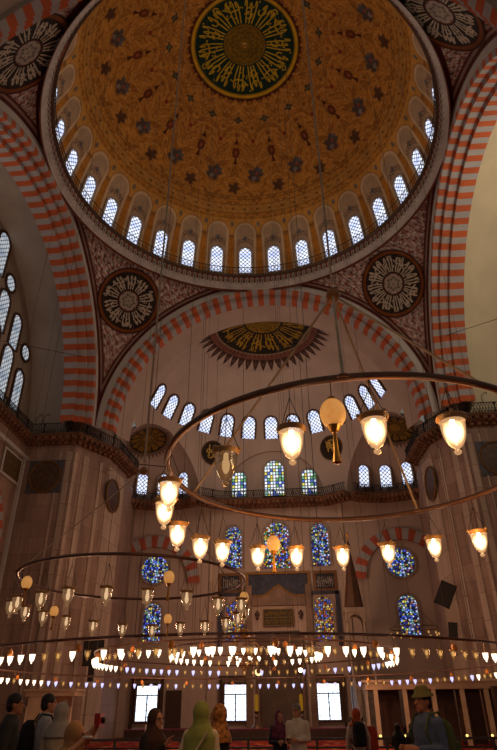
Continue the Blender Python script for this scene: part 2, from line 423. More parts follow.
# ------------------------------------------------------------------ main dome
def dome_paint(az, pol):
    d = np.degrees(pol); a = np.degrees(az)
    X = np.abs((a+11.25) % 22.5-11.25)*np.sin(pol)*1.0; Y = d
    C = np.empty(az.shape+(3,)); C[:] = c3('a8702c')
    w = arabesque(X*1.0, Y, .95)
    put(C, np.clip((w-.1)*3, 0, 1), c3('8a5722'), .8)
    put(C, np.clip((arabesque(Y*1.3, X*1.2, 1.5, 2.)-.35)*4, 0, 1), c3('b88642'), .75)
    put(C, np.clip((arabesque(X*1.9, Y*1.7, 1.5, 5.)-.6)*5, 0, 1), c3('64401f'), .6)
    def rel(a0):          # angular offset (arc degrees) to the nearest of 16 meridians starting at a0
        q = (a-a0+11.25) % 22.5-11.25
        return q*np.sin(pol)
    def blob(a0, p0, rx, ry, h, al=.9, lob=0):
        x, y = rel(a0)/rx, (d-p0)/ry; rr = np.hypot(x, y)
        if lob: rr = rr/(1+.25*np.cos(lob*np.arctan2(y, x)))
        put(C, np.clip((1-rr)*4, 0, 1), c3(h), al)
    # bouquets, lozenges, small palmettes
    blob(0, 45, 3.0, 2.7, '3c3a3a', .92, 5); blob(2.0, 43.6, 1.5, 1.3, '4c4c4e', .9, 3); blob(-2.2, 45.8, 1.3, 1.3, '4a3834', .9, 4); blob(-.8, 46.4, 1.0, 1.0, '77726c', .8); blob(.9, 44.6, .7, .7, '8a4030', .9); blob(.2, 47.2, .8, .6, '5a3020', .9)
    x, y = rel(11.25), d-37.2
    put(C, np.clip((1-np.hypot(x/1.55, y/2.1))*6, 0, 1), c3('40180f'), .95)
    put(C, np.clip((1-np.hypot(x/1.1, y/1.55))*6, 0, 1), c3('6a3018'), .95); put(C, np.clip((1-np.hypot(x/.45, y/.7))*6, 0, 1), c3('8a5030'), .9)
    for s in (-1, 1):
        put(C, np.clip((1-np.hypot(x/.75, (y-s*3.5)/.7))*5, 0, 1), c3('40180f'), .95); put(C, np.clip((1-np.hypot(x/.4, (y-s*(2.6 if s > 0 else 4.3))/.9))*5, 0, 1), c3('40180f'), .95)
    blob(11.25, 50, 2.3, 2.1, '43291f', .92, 5); blob(12.4, 48.6, 1.0, .9, '4c3226', .85)
    blob(11.25, 25.8, 1.7, 1.1, '35352a', .95, 4); blob(11.25, 25.8, .9, .5, '55543c', .8)
    blob(0, 33, .9, .9, '74201a', .9); blob(0, 28.5, .9, .7, '6e4420', .6, 4); blob(0, 38.6, .8, .9, '7a4a24', .6, 4); blob(11.25, 30.9, .9, .9, '6c3c20', .7, 3); blob(5.6, 41, .8, .8, '8a4a20', .6, 3); blob(-5.6, 41, .8, .8, '8a4a20', .6, 3)
    # ring borders above the window zone
    for p0, w_, h in ((53.0, .2, '6c4a22'), (54.0, .16, '5a3a1c'), (56.0, .22, '5f4020'), (59.4, .2, '6c4a22'), (61.2, .2, '7a5224')):
        put(C, soft(np.abs(d-p0), w_), c3(h), .7)
    band = soft(np.abs(d-57.7), 1.4)
    put(C, band, c3('a87a3c'), .7); put(C, band*np.clip((np.cos(np.radians(a)*64)*np.cos((d-57.7)*1.6)-.72)*8, 0, 1), c3('3c2414'), .8); put(C, band*np.clip(np.sin(np.radians(a)*96)*np.cos((d-57.7)*2.4)*3, 0, 1), c3('7c5324'), .35)
    # window zone: 32 arched niches
    q = ((a-5.625+5.625) % 11.25-5.625)*np.sin(pol)                       # arc degrees from window axis
    zone = np.clip((d-61.4)*3, 0, 1)
    put(C, zone, c3('b4813a')); put(C, zone*np.clip((arabesque(X*1.8, Y*1.6, 1.6, 1.)-.3)*4, 0, 1), c3('946632'), .5)
    put(C, zone*np.clip((1-np.hypot((np.abs(q)-5.3)/1.0, (d-63.6)/1.3))*4, 0, 1), c3('565656'), .9)
    hw = 4.1; arch = np.where(d > 67.6, np.abs(q)/hw, np.hypot(q/hw, (d-67.6)/4.6))
    put(C, zone*np.clip((1.12-arch)*14, 0, 1), c3('7c4c2c')); put(C, zone*np.clip((1.06-arch)*14, 0, 1), c3('b89a76'))
    put(C, zone*np.clip((.86-arch)*14, 0, 1), c3('9c8268')); 
    win = np.where(d > 74.6, np.abs(q)/2.5, np.hypot(q/2.5, (d-74.6)/2.6))
    orn = np.clip((.80-arch)*12, 0, 1)*np.clip((win-1.25)*8, 0, 1)*np.clip((2.15-win)*8, 0, 1)*np.clip((arabesque(q*2.6, d*2.3, 2.0, .5)+.15)*3, 0, 1)
    put(C, zone*orn, c3('5a3a34'), .85)
    put(C, zone*np.clip((.9-np.hypot(q/.9, (d-69.4)/1.3))*6, 0, 1), c3('4c5054'), .8)
    side = zone*np.clip((d-68)*2, 0, 1)*np.clip((np.abs(q)-4.5)*6, 0, 1)
    put(C, side, c3('a5681f'), .9); put(C, side*np.clip((arabesque(q*3, d*1.5, 1.5, .3)-.2)*2, 0, 1), c3('77431c'), .6)
    put(C, zone*np.clip((np.abs(q)-4.1)*6, 0, 1)*soft(np.abs(d-68.3), .5), c3('6c4a2c'), .8)
    # crown roundel
    k = d/17.3
    f = np.clip((19.9+.95*np.cos(np.radians(a)*34)-d)*3, 0, 1)*np.clip(1.3-np.clip((np.abs(((np.radians(a)/(2*pi)*34) % 1)-.5)-.22)*8, 0, 1)*np.clip((d-19)*3, 0, 1), 0, 1)
    put(C, f, c3('4a2010'))
    put(C, np.clip((18.2-d)*6, 0, 1), c3('c0941c')); put(C, np.clip((17.3-d)*6, 0, 1), c3('8a6a10')); put(C, np.clip((16.9-d)*6, 0, 1), c3('122a1e'))
    rr = d/16.9; th = np.radians(a) % (2*pi)
    put(C, calligraphy(rr, th, 14, 3, .42, .98, .0125)*(rr < 1), c3('b09018'))
    put(C, np.clip((.425-rr)*40, 0, 1), c3('7c5c12'))
    put(C, np.clip((.40-rr)*40, 0, 1)*np.clip((np.sin(rr*55+4*np.sin(th*12))*np.cos(th*24))*2+.3, 0, 1), c3('3a3414'), .7)
    put(C, np.clip((.05-rr)*60, 0, 1), c3('e0c060'))
    return C
nu, nv = 1536, 350
az = np.linspace(0, 2*pi, nu, endpoint=False)[:, None]+np.zeros((1, nv)); pol = np.radians(np.linspace(.02, 86.5, nv))[None, :]+np.zeros((nu, 1))
P = np.stack([DR*np.sin(pol)*np.sin(az), DY+DR*np.sin(pol)*np.cos(az), DZC+DR*np.cos(pol)], -1)
struct(paint_grid('ceiling', P, dome_paint(az, pol), paint, closed=True), 'painted ochre main dome with green and gold crown roundel')
o = MB().lathe([(0, -.35), (.1, -.3), (.14, -.2), (.08, -.1), (.05, 0)], 12, (0, DY, DZC+DR)).build('dome_boss', GOLD, smooth=True)
tag(o, 'small gilded boss at the centre of the green and gold dome roundel', 'ornament')

# cornice ring with toothed painted band
prof = [(12.66, 31.9), (12.6, 32.05), (12.56, 32.2), (12.3, 32.55), (12.25, 32.6), (12.2, 33.05), (12.1, 33.1), (12.0, 33.12), (12.0, 33.2), (12.1, 33.24), (12.95, 33.26)]
t_ = np.linspace(0, len(prof)-1, 81); pr = np.array(prof)
R_ = np.interp(t_, range(len(prof)), pr[:, 0]); Z_ = np.interp(t_, range(len(prof)), pr[:, 1])
nu = 176*16; az = np.linspace(0, 2*pi, nu, endpoint=False)
Rg, Ag = R_[None, :]+0*az[:, None], az[:, None]+0*R_[None, :]; Zg = Z_[None, :]+0*Ag
C = np.empty(Rg.shape+(3,)); C[:] = c3('a69d98')
put(C, (Zg < 32.08)*1.0, c3('5a2c20')); put(C, (Zg >= 32.56)*1.0, c3('54271e'))
tt = np.abs((Ag/(2*pi)*176) % 1-.5)*2; hh = (Zg-32.5)/.55
tooth = np.hypot(tt/.72, (hh-.45)/.62)
put(C, np.clip((1-tooth)*7, 0, 1)*(Zg < 33.05), c3('8d857c')); put(C, np.clip((.55-tooth)*7, 0, 1)*(Zg < 33.05), c3('5f5650'))
t2 = np.abs(tt-1); put(C, np.clip((1-np.hypot(t2/.4, (hh-.75)/.2))*6, 0, 1)*(Zg < 33.05), c3('7c3a2c'))
put(C, (Zg >= 33.06)*1.0, c3('54443a'))
struct(paint_grid('trim_1', np.stack([Rg*np.sin(Ag), DY+Rg*np.cos(Ag), Zg], -1), C, paint, closed=True), 'cornice ring under the dome windows')
# dome gallery railing
mb = MB().torus((0, DY, 34.0), 12.06, .03, 256, 6).torus((0, DY, 33.6), 12.06, .014, 256, 5).torus((0, DY, 33.3), 12.06, .02, 256, 5)
for k in range(300):
    a = 2*pi*k/300; x, y = 12.06*sin(a), DY+12.06*cos(a); mb.tube([(x, y, 33.25), (x, y, 34.0)], .017, 4, caps=False)
tag(mb.build('railing', IRON), 'thin dark iron railing circling the dome below its windows', 'railing')

# ------------------------------------------------------------------ pendentives
RS = 17.8
def pendentive(q, name):
    nu, nv = 420, 260
    ph = np.linspace(-45, 45, nu)[:, None]+np.zeros((1, nv)); s = np.linspace(0, 1, nv)[None, :]+np.zeros((nu, 1))
    rmax = A/np.cos(np.radians(45-np.abs(ph))); r = A-.02+(rmax-A+.02)*s
    z = ZS+np.sqrt(np.maximum(RS*RS-r*r, 0))
    az = np.radians(ph+q)
    P = np.stack([r*np.sin(az), DY+r*np.cos(az), z], -1)
    C = np.empty(P.shape); C[:] = c3('9a8880')
    lx, ly = np.radians(ph)*15*1.0, z
    pat = arabesque(lx*5.2, ly*5.2, 1.5, q)
    put(C, np.clip((pat-.25)*4, 0, 1), c3('74302a'), .85)
    put(C, np.clip((arabesque(ly*6.1, lx*6.1, 1.7, q+1)-.35)*5, 0, 1), c3('c4b8ae'), .85)
    put(C, np.clip((arabesque(lx*7.9, ly*7.5, 1.5, q+3)-.55)*6, 0, 1), c3('2e2a2a'), .85)
    put(C, np.clip((arabesque(ly*9.9, lx*8.5, 1.3, q+5)-.6)*6, 0, 1), c3('8a3426'), .7)
    # distance to the bounding arch (in its plane) and to the ring
    h1 = np.hypot(r*np.sin(np.radians(45-np.abs(ph))), z-ZS); dep = r*np.cos(np.radians(45-np.abs(ph)))
    e = A-dep                                        # 0 on the arch plane
    edge = np.sqrt(np.maximum(0, e))*1.0
    put(C, np.clip((.62-edge)*20, 0, 1)*(ph == ph), c3('4c1a12')); put(C, np.clip((.52-edge)*20, 0, 1), c3('7d6a60')); put(C, np.clip((.40-edge)*20, 0, 1), c3('4c1a12'))
    put(C, np.clip((r*0+32.55-z < .3)*1.0, 0, 1), c3('4c1a12'))
    # corner post
    put(C, np.clip((ZS+3.2-z)*4, 0, 1), c3('4c1a12'))
    return struct(paint_grid(name, P, C, paint), 'painted red and grey pendentive')
for i, q in enumerate((45, -45, 135, -135)): pendentive(q, 'ceiling_pendentive_%s' % ('right', 'left', 'near_right', 'near_left')[i])

def sphere_disc(name, mat, centre, R, d0, rad, colfn, off=.06, half=False, nr=110, nt=480, updir=(0, 0, 1), parent=None):
    """a disc of radius rad lying on a concave sphere; d0 = direction of its middle"""
    d0 = Vector(d0).normalized(); upv = Vector(updir); e2 = (upv-d0*upv.dot(d0)).normalized(); e1 = e2.cross(d0)
    rr = np.linspace(.004, 1, nr)[None, :]+np.zeros((nt, 1)); th = (np.linspace(-pi/2, pi/2, nt) if half else np.linspace(0, 2*pi, nt, endpoint=False))[:, None]+np.zeros((1, nr))
    ang = rr*rad/R; Rr = R-off
    def ax(i): return Rr*(np.cos(ang)*d0[i]+np.sin(ang)*(np.cos(th)*e2[i]+np.sin(th)*e1[i]))+centre[i]
    P = np.stack([ax(0), ax(1), ax(2)], -1)
    return paint_grid(name, P, colfn(rr, th % (2*pi)), mat, closed=not half, parent=parent)
def roundel_paint(seed, n=12, ground='241c18', ink='a39584', rim='6a3a14', core='92857a'):
    def f(r, th):
        C = np.empty(r.shape+(3,)); C[:] = c3('3c1a12')
        put(C, np.clip((.965-r)*60, 0, 1), c3(rim)); put(C, np.clip((.885-r)*60, 0, 1), c3('3a1c12')); put(C, np.clip((.865-r)*60, 0, 1), c3(ground))
        k = r/.865
        put(C, calligraphy(k, th, n, seed, .4, .99, .02)*(k < 1), c3(ink))
        put(C, np.clip((.375-k)*60, 0, 1), c3('5f1c14')); put(C, np.clip((.345-k)*60, 0, 1), c3(core))
        put(C, np.clip((.345-k)*60, 0, 1)*np.clip(np.cos(th*6)*np.sin(k*34+3*np.cos(th*6))*3, 0, 1), c3('4a3c36'), .8)
        return C
    return f
names = {45: 'large round black calligraphy roundel on right pendentive above far arch', -45: 'large round black calligraphy roundel on left pendentive above far arch',
         135: 'large calligraphy roundel cut by the top right corner of the picture', -135: 'large calligraphy roundel cut by the top left corner of the picture'}
for q in (45, -45, 135, -135):
    r = 14.72 if abs(q) < 90 else 13.85; qa = q if abs(q) < 90 else q*131/135; z = sqrt(RS*RS-r*r); d = (r*sin(radians(qa)), r*cos(radians(qa)), z)
    o = sphere_disc('calligraphy_roundel', paint, (0, DY, ZS), RS, d, 2.62, roundel_paint(211+q, 12 if q > 0 else 10), .08)
    tag(o, names[q], 'roundel', 'calligraphy roundels of the pendentives')

# ------------------------------------------------------------------ striped arches
def arch_band(name, kind, prof, n, mats, sub=3, a0=0, a1=pi, c=(0, 0)):
    """prof: (radius, depth) outline swept round the arch; kind = side of the square"""
    mb = MB()
    def pt(r, d, th):
        if kind == 'front': return (c[0]+r*cos(th), A+DY+d, ZS+r*sin(th))
        if kind == 'near': return (c[0]+r*cos(th), DY-11.85-d, ZS+r*sin(th))
        if kind == 'left': return (-A-d, DY+c[0]+r*cos(th), ZS+r*sin(th))
        if kind == 'right': return (A+d, DY+c[0]+r*cos(th), ZS+r*sin(th))
        if kind == 'qibla': return (c[0]+r*cos(th), QY+d, c[1]+r*sin(th))
    m = len(prof)
    for i in range(n):
        mb.k = i % 2
        b = len(mb.v)
        for s in range(sub+1):
            th = a0+(a1-a0)*(i+s/sub)/n
            for r, d in prof: mb.v.append(pt(r, d, th))
        for s in range(sub):
            for j in range(m-1): mb.face([b+s*m+j, b+s*m+j+1, b+(s+1)*m+j+1, b+(s+1)*m+j])
    me = bpy.data.meshes.new(name); me.from_pydata(mb.v, [], mb.f)
    for x in mats: me.materials.append(x)
    me.polygons.foreach_set('material_index', [k % len(mats) for k in mb.mi])
    return struct(link(name, me))
STR = [STR_R, STR_W]
fp = [(12.05, 0), (11.75, 0), (11.72, .4), (11.45, .45), (11.35, .5), (11.3, 1.25)]
sp_ = [(12.05, 0), (11.72, .02), (11.68, .5), (11.42, .52), (11.38, 1.1), (11.12, 1.12), (11.1, 2.1)]
arch_band('trim_2', 'front', fp, 77, STR)['label'] = 'red and white striped far arch'
arch_band('trim_3', 'left', sp_, 77, STR)['label'] = 'red and white striped left arch'
arch_band('trim_4', 'right', sp_, 77, STR)['label'] = 'red and white striped right arch'
arch_band('trim_5', 'near', [(12.05, 0), (11.72, .02), (11.68, .3), (11.42, .32), (11.38, .6), (11.12, .62), (11.1, 1.15)], 77, STR)['label'] = 'red and white striped near arch'
for k, side in enumerate(('front', 'left', 'right', 'near')):
    arch_band('trim_%d' % (6+k), side, [(12.6, -.03), (12.05, -.03), (12.05, .02)], 1, [BAND], 96)['label'] = 'pale band round the striped arch'
    arch_band('trim_%d' % (10+k), side, [(12.66, -.05), (12.53, -.06), (12.53, -.02)], 1, [REDL], 96)['label'] = 'dark red line round the striped arch'

m = MB(); n = 64
for i in range(n+1):
    th = pi*i/n
    for r, y in ((13.6, DY-11.86), (12.6, DY-11.86)): m.v.append((r*cos(th), y, ZS+r*sin(th)))
for i in range(n): m.face([2*i, 2*i+1, 2*i+3, 2*i+2])
struct(m.build('trim_14', BAND), 'plain masonry over the near arch')
m = MB()
for i in range(n+1):
    th = pi*i/n
    for r, y in ((11.1, DY-12.99), (11.3, DY-13.1), (11.3, 8.5)): m.v.append((r*cos(th), y, ZS+r*sin(th)))
for i in range(n):
    for j in range(2): m.face([3*i+j, 3*i+j+1, 3*i+j+4, 3*i+j+3])
struct(m.build('ceiling_rear_vault', W_GREY, smooth=True), 'plain vault behind the near arch')
# ------------------------------------------------------------------ side bays: barrel + tympanum wall
def side_bay(s, mat, nm, wx):
    mb = MB(); n = 96; r = 12.8
    for i in range(n+1):
        th = pi*i/n; y, z = DY+r*cos(th), ZS+r*sin(th)
        for x in (A+2.05, wx): mb.v.append((s*x, y, z))
    for i in range(n): mb.face([2*i, 2*i+1, 2*i+3, 2*i+2])
    b = len(mb.v)      # step behind the arch
    for i in range(n+1):
        th = pi*i/n
        for rr in (11.1, r): mb.v.append((s*(A+2.08), DY+rr*cos(th), ZS+rr*sin(th)))
    for i in range(n): mb.face([b+2*i, b+2*i+1, b+2*i+3, b+2*i+2])
    for y in (DY-12.8, DY+12.8):     # straight part under the springing
        b = len(mb.v)
        for x in (A+1.4, wx):
            for z in (18.9, ZS+.02): mb.v.append((s*x, y, z))
        mb.face([b, b+2, b+3, b+1])
    struct(mb.build('ceiling_vault_'+nm, mat, smooth=True), 'plain plastered vault of the %s bay' % nm)
    w = MB(); pts = [(DY+13.3*cos(pi*i/n), ZS+13.3*sin(pi*i/n)) for i in range(n+1)]
    pts = [(DY+13.3, 18.6)]+pts+[(DY-13.3, 18.6)]
    b = len(w.v)
    for y, z in pts: w.v.append((s*wx, y, z))
    w.face(list(range(len(pts))))
    struct(w.build('wall_tympanum_'+nm, mat), 'plain tympanum wall of the %s bay' % nm)
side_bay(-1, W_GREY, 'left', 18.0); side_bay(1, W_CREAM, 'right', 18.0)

# ------------------------------------------------------------------ windows
def arch_out(w, h, n=14, pointed=1.0):
    hw = w/2; pts = [(-hw, 0), (hw, 0)]
    for i in range(n+1):
        th = pi*i/n; pts.append((hw*cos(th), h-hw*pointed+hw*pointed*sin(th)))
    return pts
def circ_out(r, n=32): return [(r*cos(2*pi*i/n), r*sin(2*pi*i/n)+r) for i in range(n)]
def rect_out(w, h): return [(-w/2, 0), (w/2, 0), (w/2, h), (-w/2, h)]
WN = [0]; WME = {}
def window(m4, shape, w, h, pane, fr, t=.14, dep=.12, label=None, bars=None, ext=0):
    WN[0] += 1; key = (shape, w, h, pane.name, fr.name, t)
    if key not in WME:
        if shape == 'arch': o, i = arch_out(w+2*t, h+t), arch_out(w, h)
        elif shape == 'circ': o, i = circ_out(w/2+t), [(x, z+t) for x, z in circ_out(w/2)]
        else: o, i = rect_out(w+2*t, h+2*t), [(x, z+t) for x, z in rect_out(w, h)]
        I = Matrix.Identity(4)
        f = MB().extr(o, I, .3, -dep, hole=i).mesh('window_frame', fr); p_ = MB().extr(i, I, .02, -.02).mesh('pane', pane)
        WME[key] = (f, p_)
    f, p_ = WME[key]
    o = struct(link('window_%d' % WN[0], f, mw=m4), label); q = link('pane', p_, o)
    if bars:
        I = Matrix.Identity(4); b = MB()
        for (x, z, dx, dz) in bars: b.box((x, -.05, z), (dx, .05, dz))
        b.build('window_bars', IRON, o)
    return o
# 32-bay dome: those the view takes in
for k in range(-10, 12):
    a = radians((k-.5)*11.25); pz = radians(78.5); d = Vector((sin(pz)*sin(a), sin(pz)*cos(a), cos(pz)))
    pol0 = radians(84); p = Vector((0, DY, DZC))+DR*Vector((sin(pol0)*sin(a), sin(pol0)*cos(a), cos(pol0)))
    window(frame(p, -d), 'arch', 1.0, 2.4, SKYPANE, FRAME, .16, .1, 'arched honeycomb window of the main dome')
# semi-dome ring of 13
for i in range(13):
    a = (i-6)*.227; z0 = 4.08; pm = radians(63.5); d = Vector((sin(pm)*sin(a), sin(pm)*cos(a), cos(pm)))
    rr = sqrt(SR*SR-z0*z0)-.04; p = Vector((rr*sin(a), SY+rr*cos(a), ZS+z0))
    window(frame(p, -d), 'arch', 1.12, 2.05, SKYPANE, FRAMED, .17, .1, 'arched honeycomb window of the semi-dome')
# left tympanum
def tymp(y, z, w, h, shape='arch'):
    window(frame((-17.97, y, z), (1, 0, 0)), shape, w, h, SKYPANE2, FRAMED, .18, .1, 'latticed window of the left tympanum')
for y, z0, w, h in ((35.55, 20.75, 1.15, 3.1), (33.4, 20.6, 1.35, 4.0), (31.0, 20.6, 1.4, 4.6), (28.6, 20.6, 1.4, 5.0), (33.6, 24.75, 1.15, 2.75), (31.35, 24.9, 1.35, 3.1), (29.6, 28.6, 1.4, 3.3), (28.9, 25.0, 1.3, 3.3), (25.4, 20.6, 1.5, 5.5), (25.4, 28.6, 1.6, 3.6)):
    tymp(y, z0, w, h)
for y, z0, w in ((35.6, 24.75, 1.15), (31.55, 28.2, 1.2), (33.1, 28.3, .01)):
    if w > .1: tymp(y, z0, w, w, 'circ')

# ------------------------------------------------------------------ apse shell by solid union
def solid(mb):
    return link('tmp', mb.mesh('tmp', [W_APSE]))
def half_lathe():
    n = 28; prof = [(0, 17.6), (SR, 17.6), (SR, ZS)]+[(SR*cos(pi/2*i/n), ZS+SR*sin(pi/2*i/n)) for i in range(1, n)]+[(0, ZS+SR)]
    m = MB(); seg = 72; b0 = []
    for k in range(seg+1):
        th = -pi/2+pi*k/seg; b0.append(len(m.v))
        for r, z in prof: m.v.append((r*sin(th), SY+r*cos(th), z))
    np_ = len(prof)
    for k in range(seg):
        for i in range(np_-1): m.face([b0[k]+i, b0[k]+i+1, b0[k+1]+i+1, b0[k+1]+i])
    m.face([b0[0]+i for i in range(np_)]+[b0[seg]+i for i in range(np_-2, 0, -1)])
    return m
EXC, EXR, EXZ = (9.6, 45.2), 5.0, 18.2
parts = [solid(half_lathe())]
for s in (-1, 1):
    n = 20; prof = [(0, 17.55), (EXR, 17.55), (EXR, EXZ)]+[(EXR*cos(pi/2*i/n), EXZ+EXR*sin(pi/2*i/n)) for i in range(1, n)]+[(0, EXZ+EXR)]
    parts.append(solid(MB().lathe(prof, 64, (s*EXC[0], EXC[1], 0))))
cb = [(-4.5, 17.55), (4.5, 17.55)]+[(4.5*cos(pi*i/32), 18.5+4.5*sin(pi*i/32)) for i in range(33)]
parts.append(solid(MB().extr(cb, Matrix.Translation((0, 0, 0)), 43.0, 51.1)))
parts.append(solid(MB().prism([(-15.2, SY-.02), (15.2, SY-.02), (15.2, QY), (-15.2, QY)], FL-.05, 17.7)))
base = parts[0]
for o in parts[1:]:
    md = base.modifiers.new('u', 'BOOLEAN'); md.operation = 'UNION'; md.solver = 'EXACT'; md.object = o
bpy.context.view_layer.update()
me = bpy.data.meshes.new_from_object(base.evaluated_get(bpy.context.evaluated_depsgraph_get()))
for o in parts: bpy.data.objects.remove(o, do_unlink=True)
bm = bmesh.new(); bm.from_mesh(me)
kill = []
for f in bm.faces:
    c = f.calc_center_median()
    if all(v.co.y < SY+.03 for v in f.verts) or all(v.co.z < FL+.01 for v in f.verts) or (abs(c.x) > 10.3 and c.y < 42.6 and 17.5 < c.z < 21.6): kill.append(f)
bmesh.ops.delete(bm, geom=kill, context='FACES')
for f in bm.faces:
    f.material_index = 0 if f.calc_center_median().z > 17.3 else 1
    f.smooth = True
    f.normal_flip()
bm.to_mesh(me); bm.free()
me.materials.clear(); me.materials.append(W_APSE); me.materials.append(W_LOW)
try: me.set_sharp_from_angle(angle=radians(35))
except Exception: pass
me.name = 'wall_apse'; struct(link('wall_apse', me), 'plastered semi-dome and apse with stone qibla wall')
# short vault joining arch and semi-dome
m = MB(); n = 64
for i in range(n+1):
    th = pi*i/n
    for r, y in ((11.32, A+DY+1.2), (11.05, A+DY+1.95), (SR-.02, SY+.03)): m.v.append((r*cos(th), y, ZS+r*sin(th)))
for i in range(n):
    for j in range(2): m.face([3*i+j, 3*i+j+1, 3*i+j+4, 3*i+j+3])
struct(m.build('ceiling_apse_rim', W_APSE), 'plain plaster rim behind the striped far arch')

# painted crown of the semi-dome
def apse_crown(r, th):
    C = np.empty(r.shape+(3,)); C[:] = c3('a28d80')
    sc = np.abs(((th/(2*pi)*44) % 1)-.5)*2
    put(C, np.clip((.99-r-.19*sc**1.2)*40, 0, 1)*(r > .7), c3('39241d')); put(C, np.clip((.93-r-.19*sc)*40, 0, 1)*(r > .8)*np.clip((.5-np.abs(r-.87)*9), 0, 1), c3('7a5848'))
    put(C, np.clip((.79-r)*60, 0, 1), c3('6a4034')); put(C, np.clip((.76-r)*60, 0, 1)*np.clip(np.sin(th*66)*3, 0, 1), c3('4a2a22'), .8)
    put(C, np.clip((.70-r)*60, 0, 1), c3('8a7458')); put(C, np.clip((.685-r)*60, 0, 1), c3('221a12'))
    k = r/.68; put(C, calligraphy(k, th, 14, 5, .4, .98, .013)*(k < 1), c3('8f6c14'))
    put(C, np.clip((.38-k)*40, 0, 1), c3('7a5a14')); put(C, np.clip((.38-k)*40, 0, 1)*np.clip(np.sin(k*40+3*np.sin(th*8)), 0, 1), c3('3c2c10'), .7)
    return C
# (only its outer fringe and inscription matter; fringe clipped to scallops by colour of the plaster)
o = sphere_disc('calligraphy_roundel', paint, (0, SY, ZS), SR, (0, .004, 1), 6.05, apse_crown, .05, half=True, nt=360, updir=(0, 1, 0))
tag(o, 'gold lettered roundel with fringed border at the crown of the far semi-dome', 'roundel')
# half roundels of the exedras
def ex_crown(r, th):
    C = np.empty(r.shape+(3,)); C[:] = c3('a28d80')
    sc = np.abs(((th/(2*pi)*36) % 1)-.5)*2
    put(C, np.clip((.99-r-.18*sc)*40, 0, 1)*(r > .7), c3('6a5244')); put(C, np.clip((.78-r)*50, 0, 1), c3('6c5236')); put(C, np.clip((.72-r)*50, 0, 1), c3('2c2014'))
    k = r/.72; put(C, calligraphy(k, th, 12, 8, .3, .97, .018)*(k < 1), c3('8a661c')); put(C, np.clip((.3-k)*50, 0, 1), c3('80601c'))
    return C
for s in (-1, 1):
    o = sphere_disc('calligraphy_roundel', paint, (s*EXC[0], EXC[1], EXZ), EXR, (s*.25, .25, .93), 2.35, ex_crown, .05, nr=60, nt=260, updir=(0, 1, 0))
    tag(o, 'gold lettered roundel in the small vault at the %s of the apse' % ('left' if s < 0 else 'right'), 'roundel', 'roundels of the two small side vaults')
# dark discs between the vaults
def plate_paint(seed):
    def f(r, th):
        C = np.empty(r.shape+(3,)); C[:] = c3('4a3520'); put(C, np.clip((.9-r)*40, 0, 1), c3('2a2019'))
        x, y = r*np.sin(th), r*np.cos(th); rg = np.random.default_rng(seed)
        d = np.full(r.shape, 9.)
        for k in range(7):
            cx, cy, rad, a0 = rg.uniform(-.45, .45), rg.uniform(-.4, .45), rg.uniform(.12, .3), rg.uniform(0, 6)
            d = np.minimum(d, seg_dist(x, y, [(cx+rad*cos(a0+t), cy+rad*.7*sin(a0+t)) for t in np.linspace(0, 3.6, 9)]))
        for xx in (-.3, -.05, .3): d = np.minimum(d, seg_dist(x, y, [(xx, -.25), (xx+.06, .6)]))
        put(C, soft(d, .045)*(r < .84), c3('b08c40')); return C
    return f
for s, nm in ((-1, 'left'), (1, 'right')):
    o = sphere_disc('calligraphy_disc', paint, (0, SY, ZS), SR, (s*5.55, 8.97, 2.5), 1.15, plate_paint(4+s), .08, nr=50, nt=160)
    tag(o, 'dark disc with gold lettering on plaster %s of the middle stained windows' % nm, 'roundel', 'dark gold lettered discs of the apse')

# exedra windows, central trio, qibla stained glass
for s in (-1, 1):
    for k, a in enumerate((-20, 5, 29)):
        a = radians(a); d = Vector((s*sin(a), cos(a), 0)); p = Vector((s*EXC[0], EXC[1], 18.7))+d*(EXR-.38)
        window(frame(p, (-d.x, -d.y, -.12)), 'arch', .92, 1.9, SKYPANE, FRAME, .14, .1, 'small arched window of the %s side vault' % ('left' if s < 0 else 'right'))
for x, z, w, h in ((-3.2, 18.75, 1.35, 2.35), (0.08, 18.7, 1.75, 3.35), (3.25, 18.75, 1.35, 2.35)):
    window(frame((x, 51.08, z), (0, -1, 0)), 'arch', w, h, ST_GREEN, FRAME, .14, .1, 'stained glass window above the gallery')
for x, z, w, h, pn in ((-3.62, 12.3, 1.4, 3.5, ST_BLUE), (.13, 12.2, 2.2, 3.85, ST_MULTI), (3.85, 12.3, 1.45, 3.5, ST_BLUE), (-3.47, 6.6, 1.5, 3.0, ST_GOLD), (3.75, 6.5, 1.5, 3.3, ST_GOLD), (-10.35, 6.6, 1.45, 3.0, ST_BLUE), (10.5, 6.7, 1.5, 3.1, ST_BLUE)):
    window(frame((x, QY-.02, z), (0, -1, 0)), 'arch', w, h, pn, FRAME, .2, .12, 'stained glass window of the qibla wall')
for s in (-1, 1):
    window(frame((s*10.4, QY-.02, 12.38-1.35), (0, -1, 0)), 'circ', 2.3, 2.3, ST_BLUE, FRAME, .2, .12, 'round blue stained glass window')
    arch_band('trim_%d' % (16+s), 'qibla', [(4.05, -.02), (4.05, -.35), (3.1, -.35), (3.1, -.02)], 21, [STR_R2, STR_W], 3, c=(s*10.55, 11.15))['label'] = 'red and white striped wall arch'
# clear lower windows
for x in (-10.3, -3.4, 3.7):
    w, h = 1.65, 2.4
    window(frame((x, QY-.03, 1.0), (0, -1, 0)), 'rect', w, h, DAY, FRAMED, .16, .2, 'bright clear window with dark bars',
           bars=[(0, .16+h*.72, w, .09), (0, .16+h*.36, .09, h*.72), (0, .16+h, w+.3, .06)])
    WH = MB().box((x-1.15, QY-.16, 2.3), (.2, .3, 3.4)).box((x+1.15, QY-.16, 2.3), (.2, .3, 3.4)).box((x, QY-.16, 4.05), (2.6, .3, .22))
    struct(WH.build('trim_%d' % (40+int(x)), DARKW), 'dark surround of the bright window')
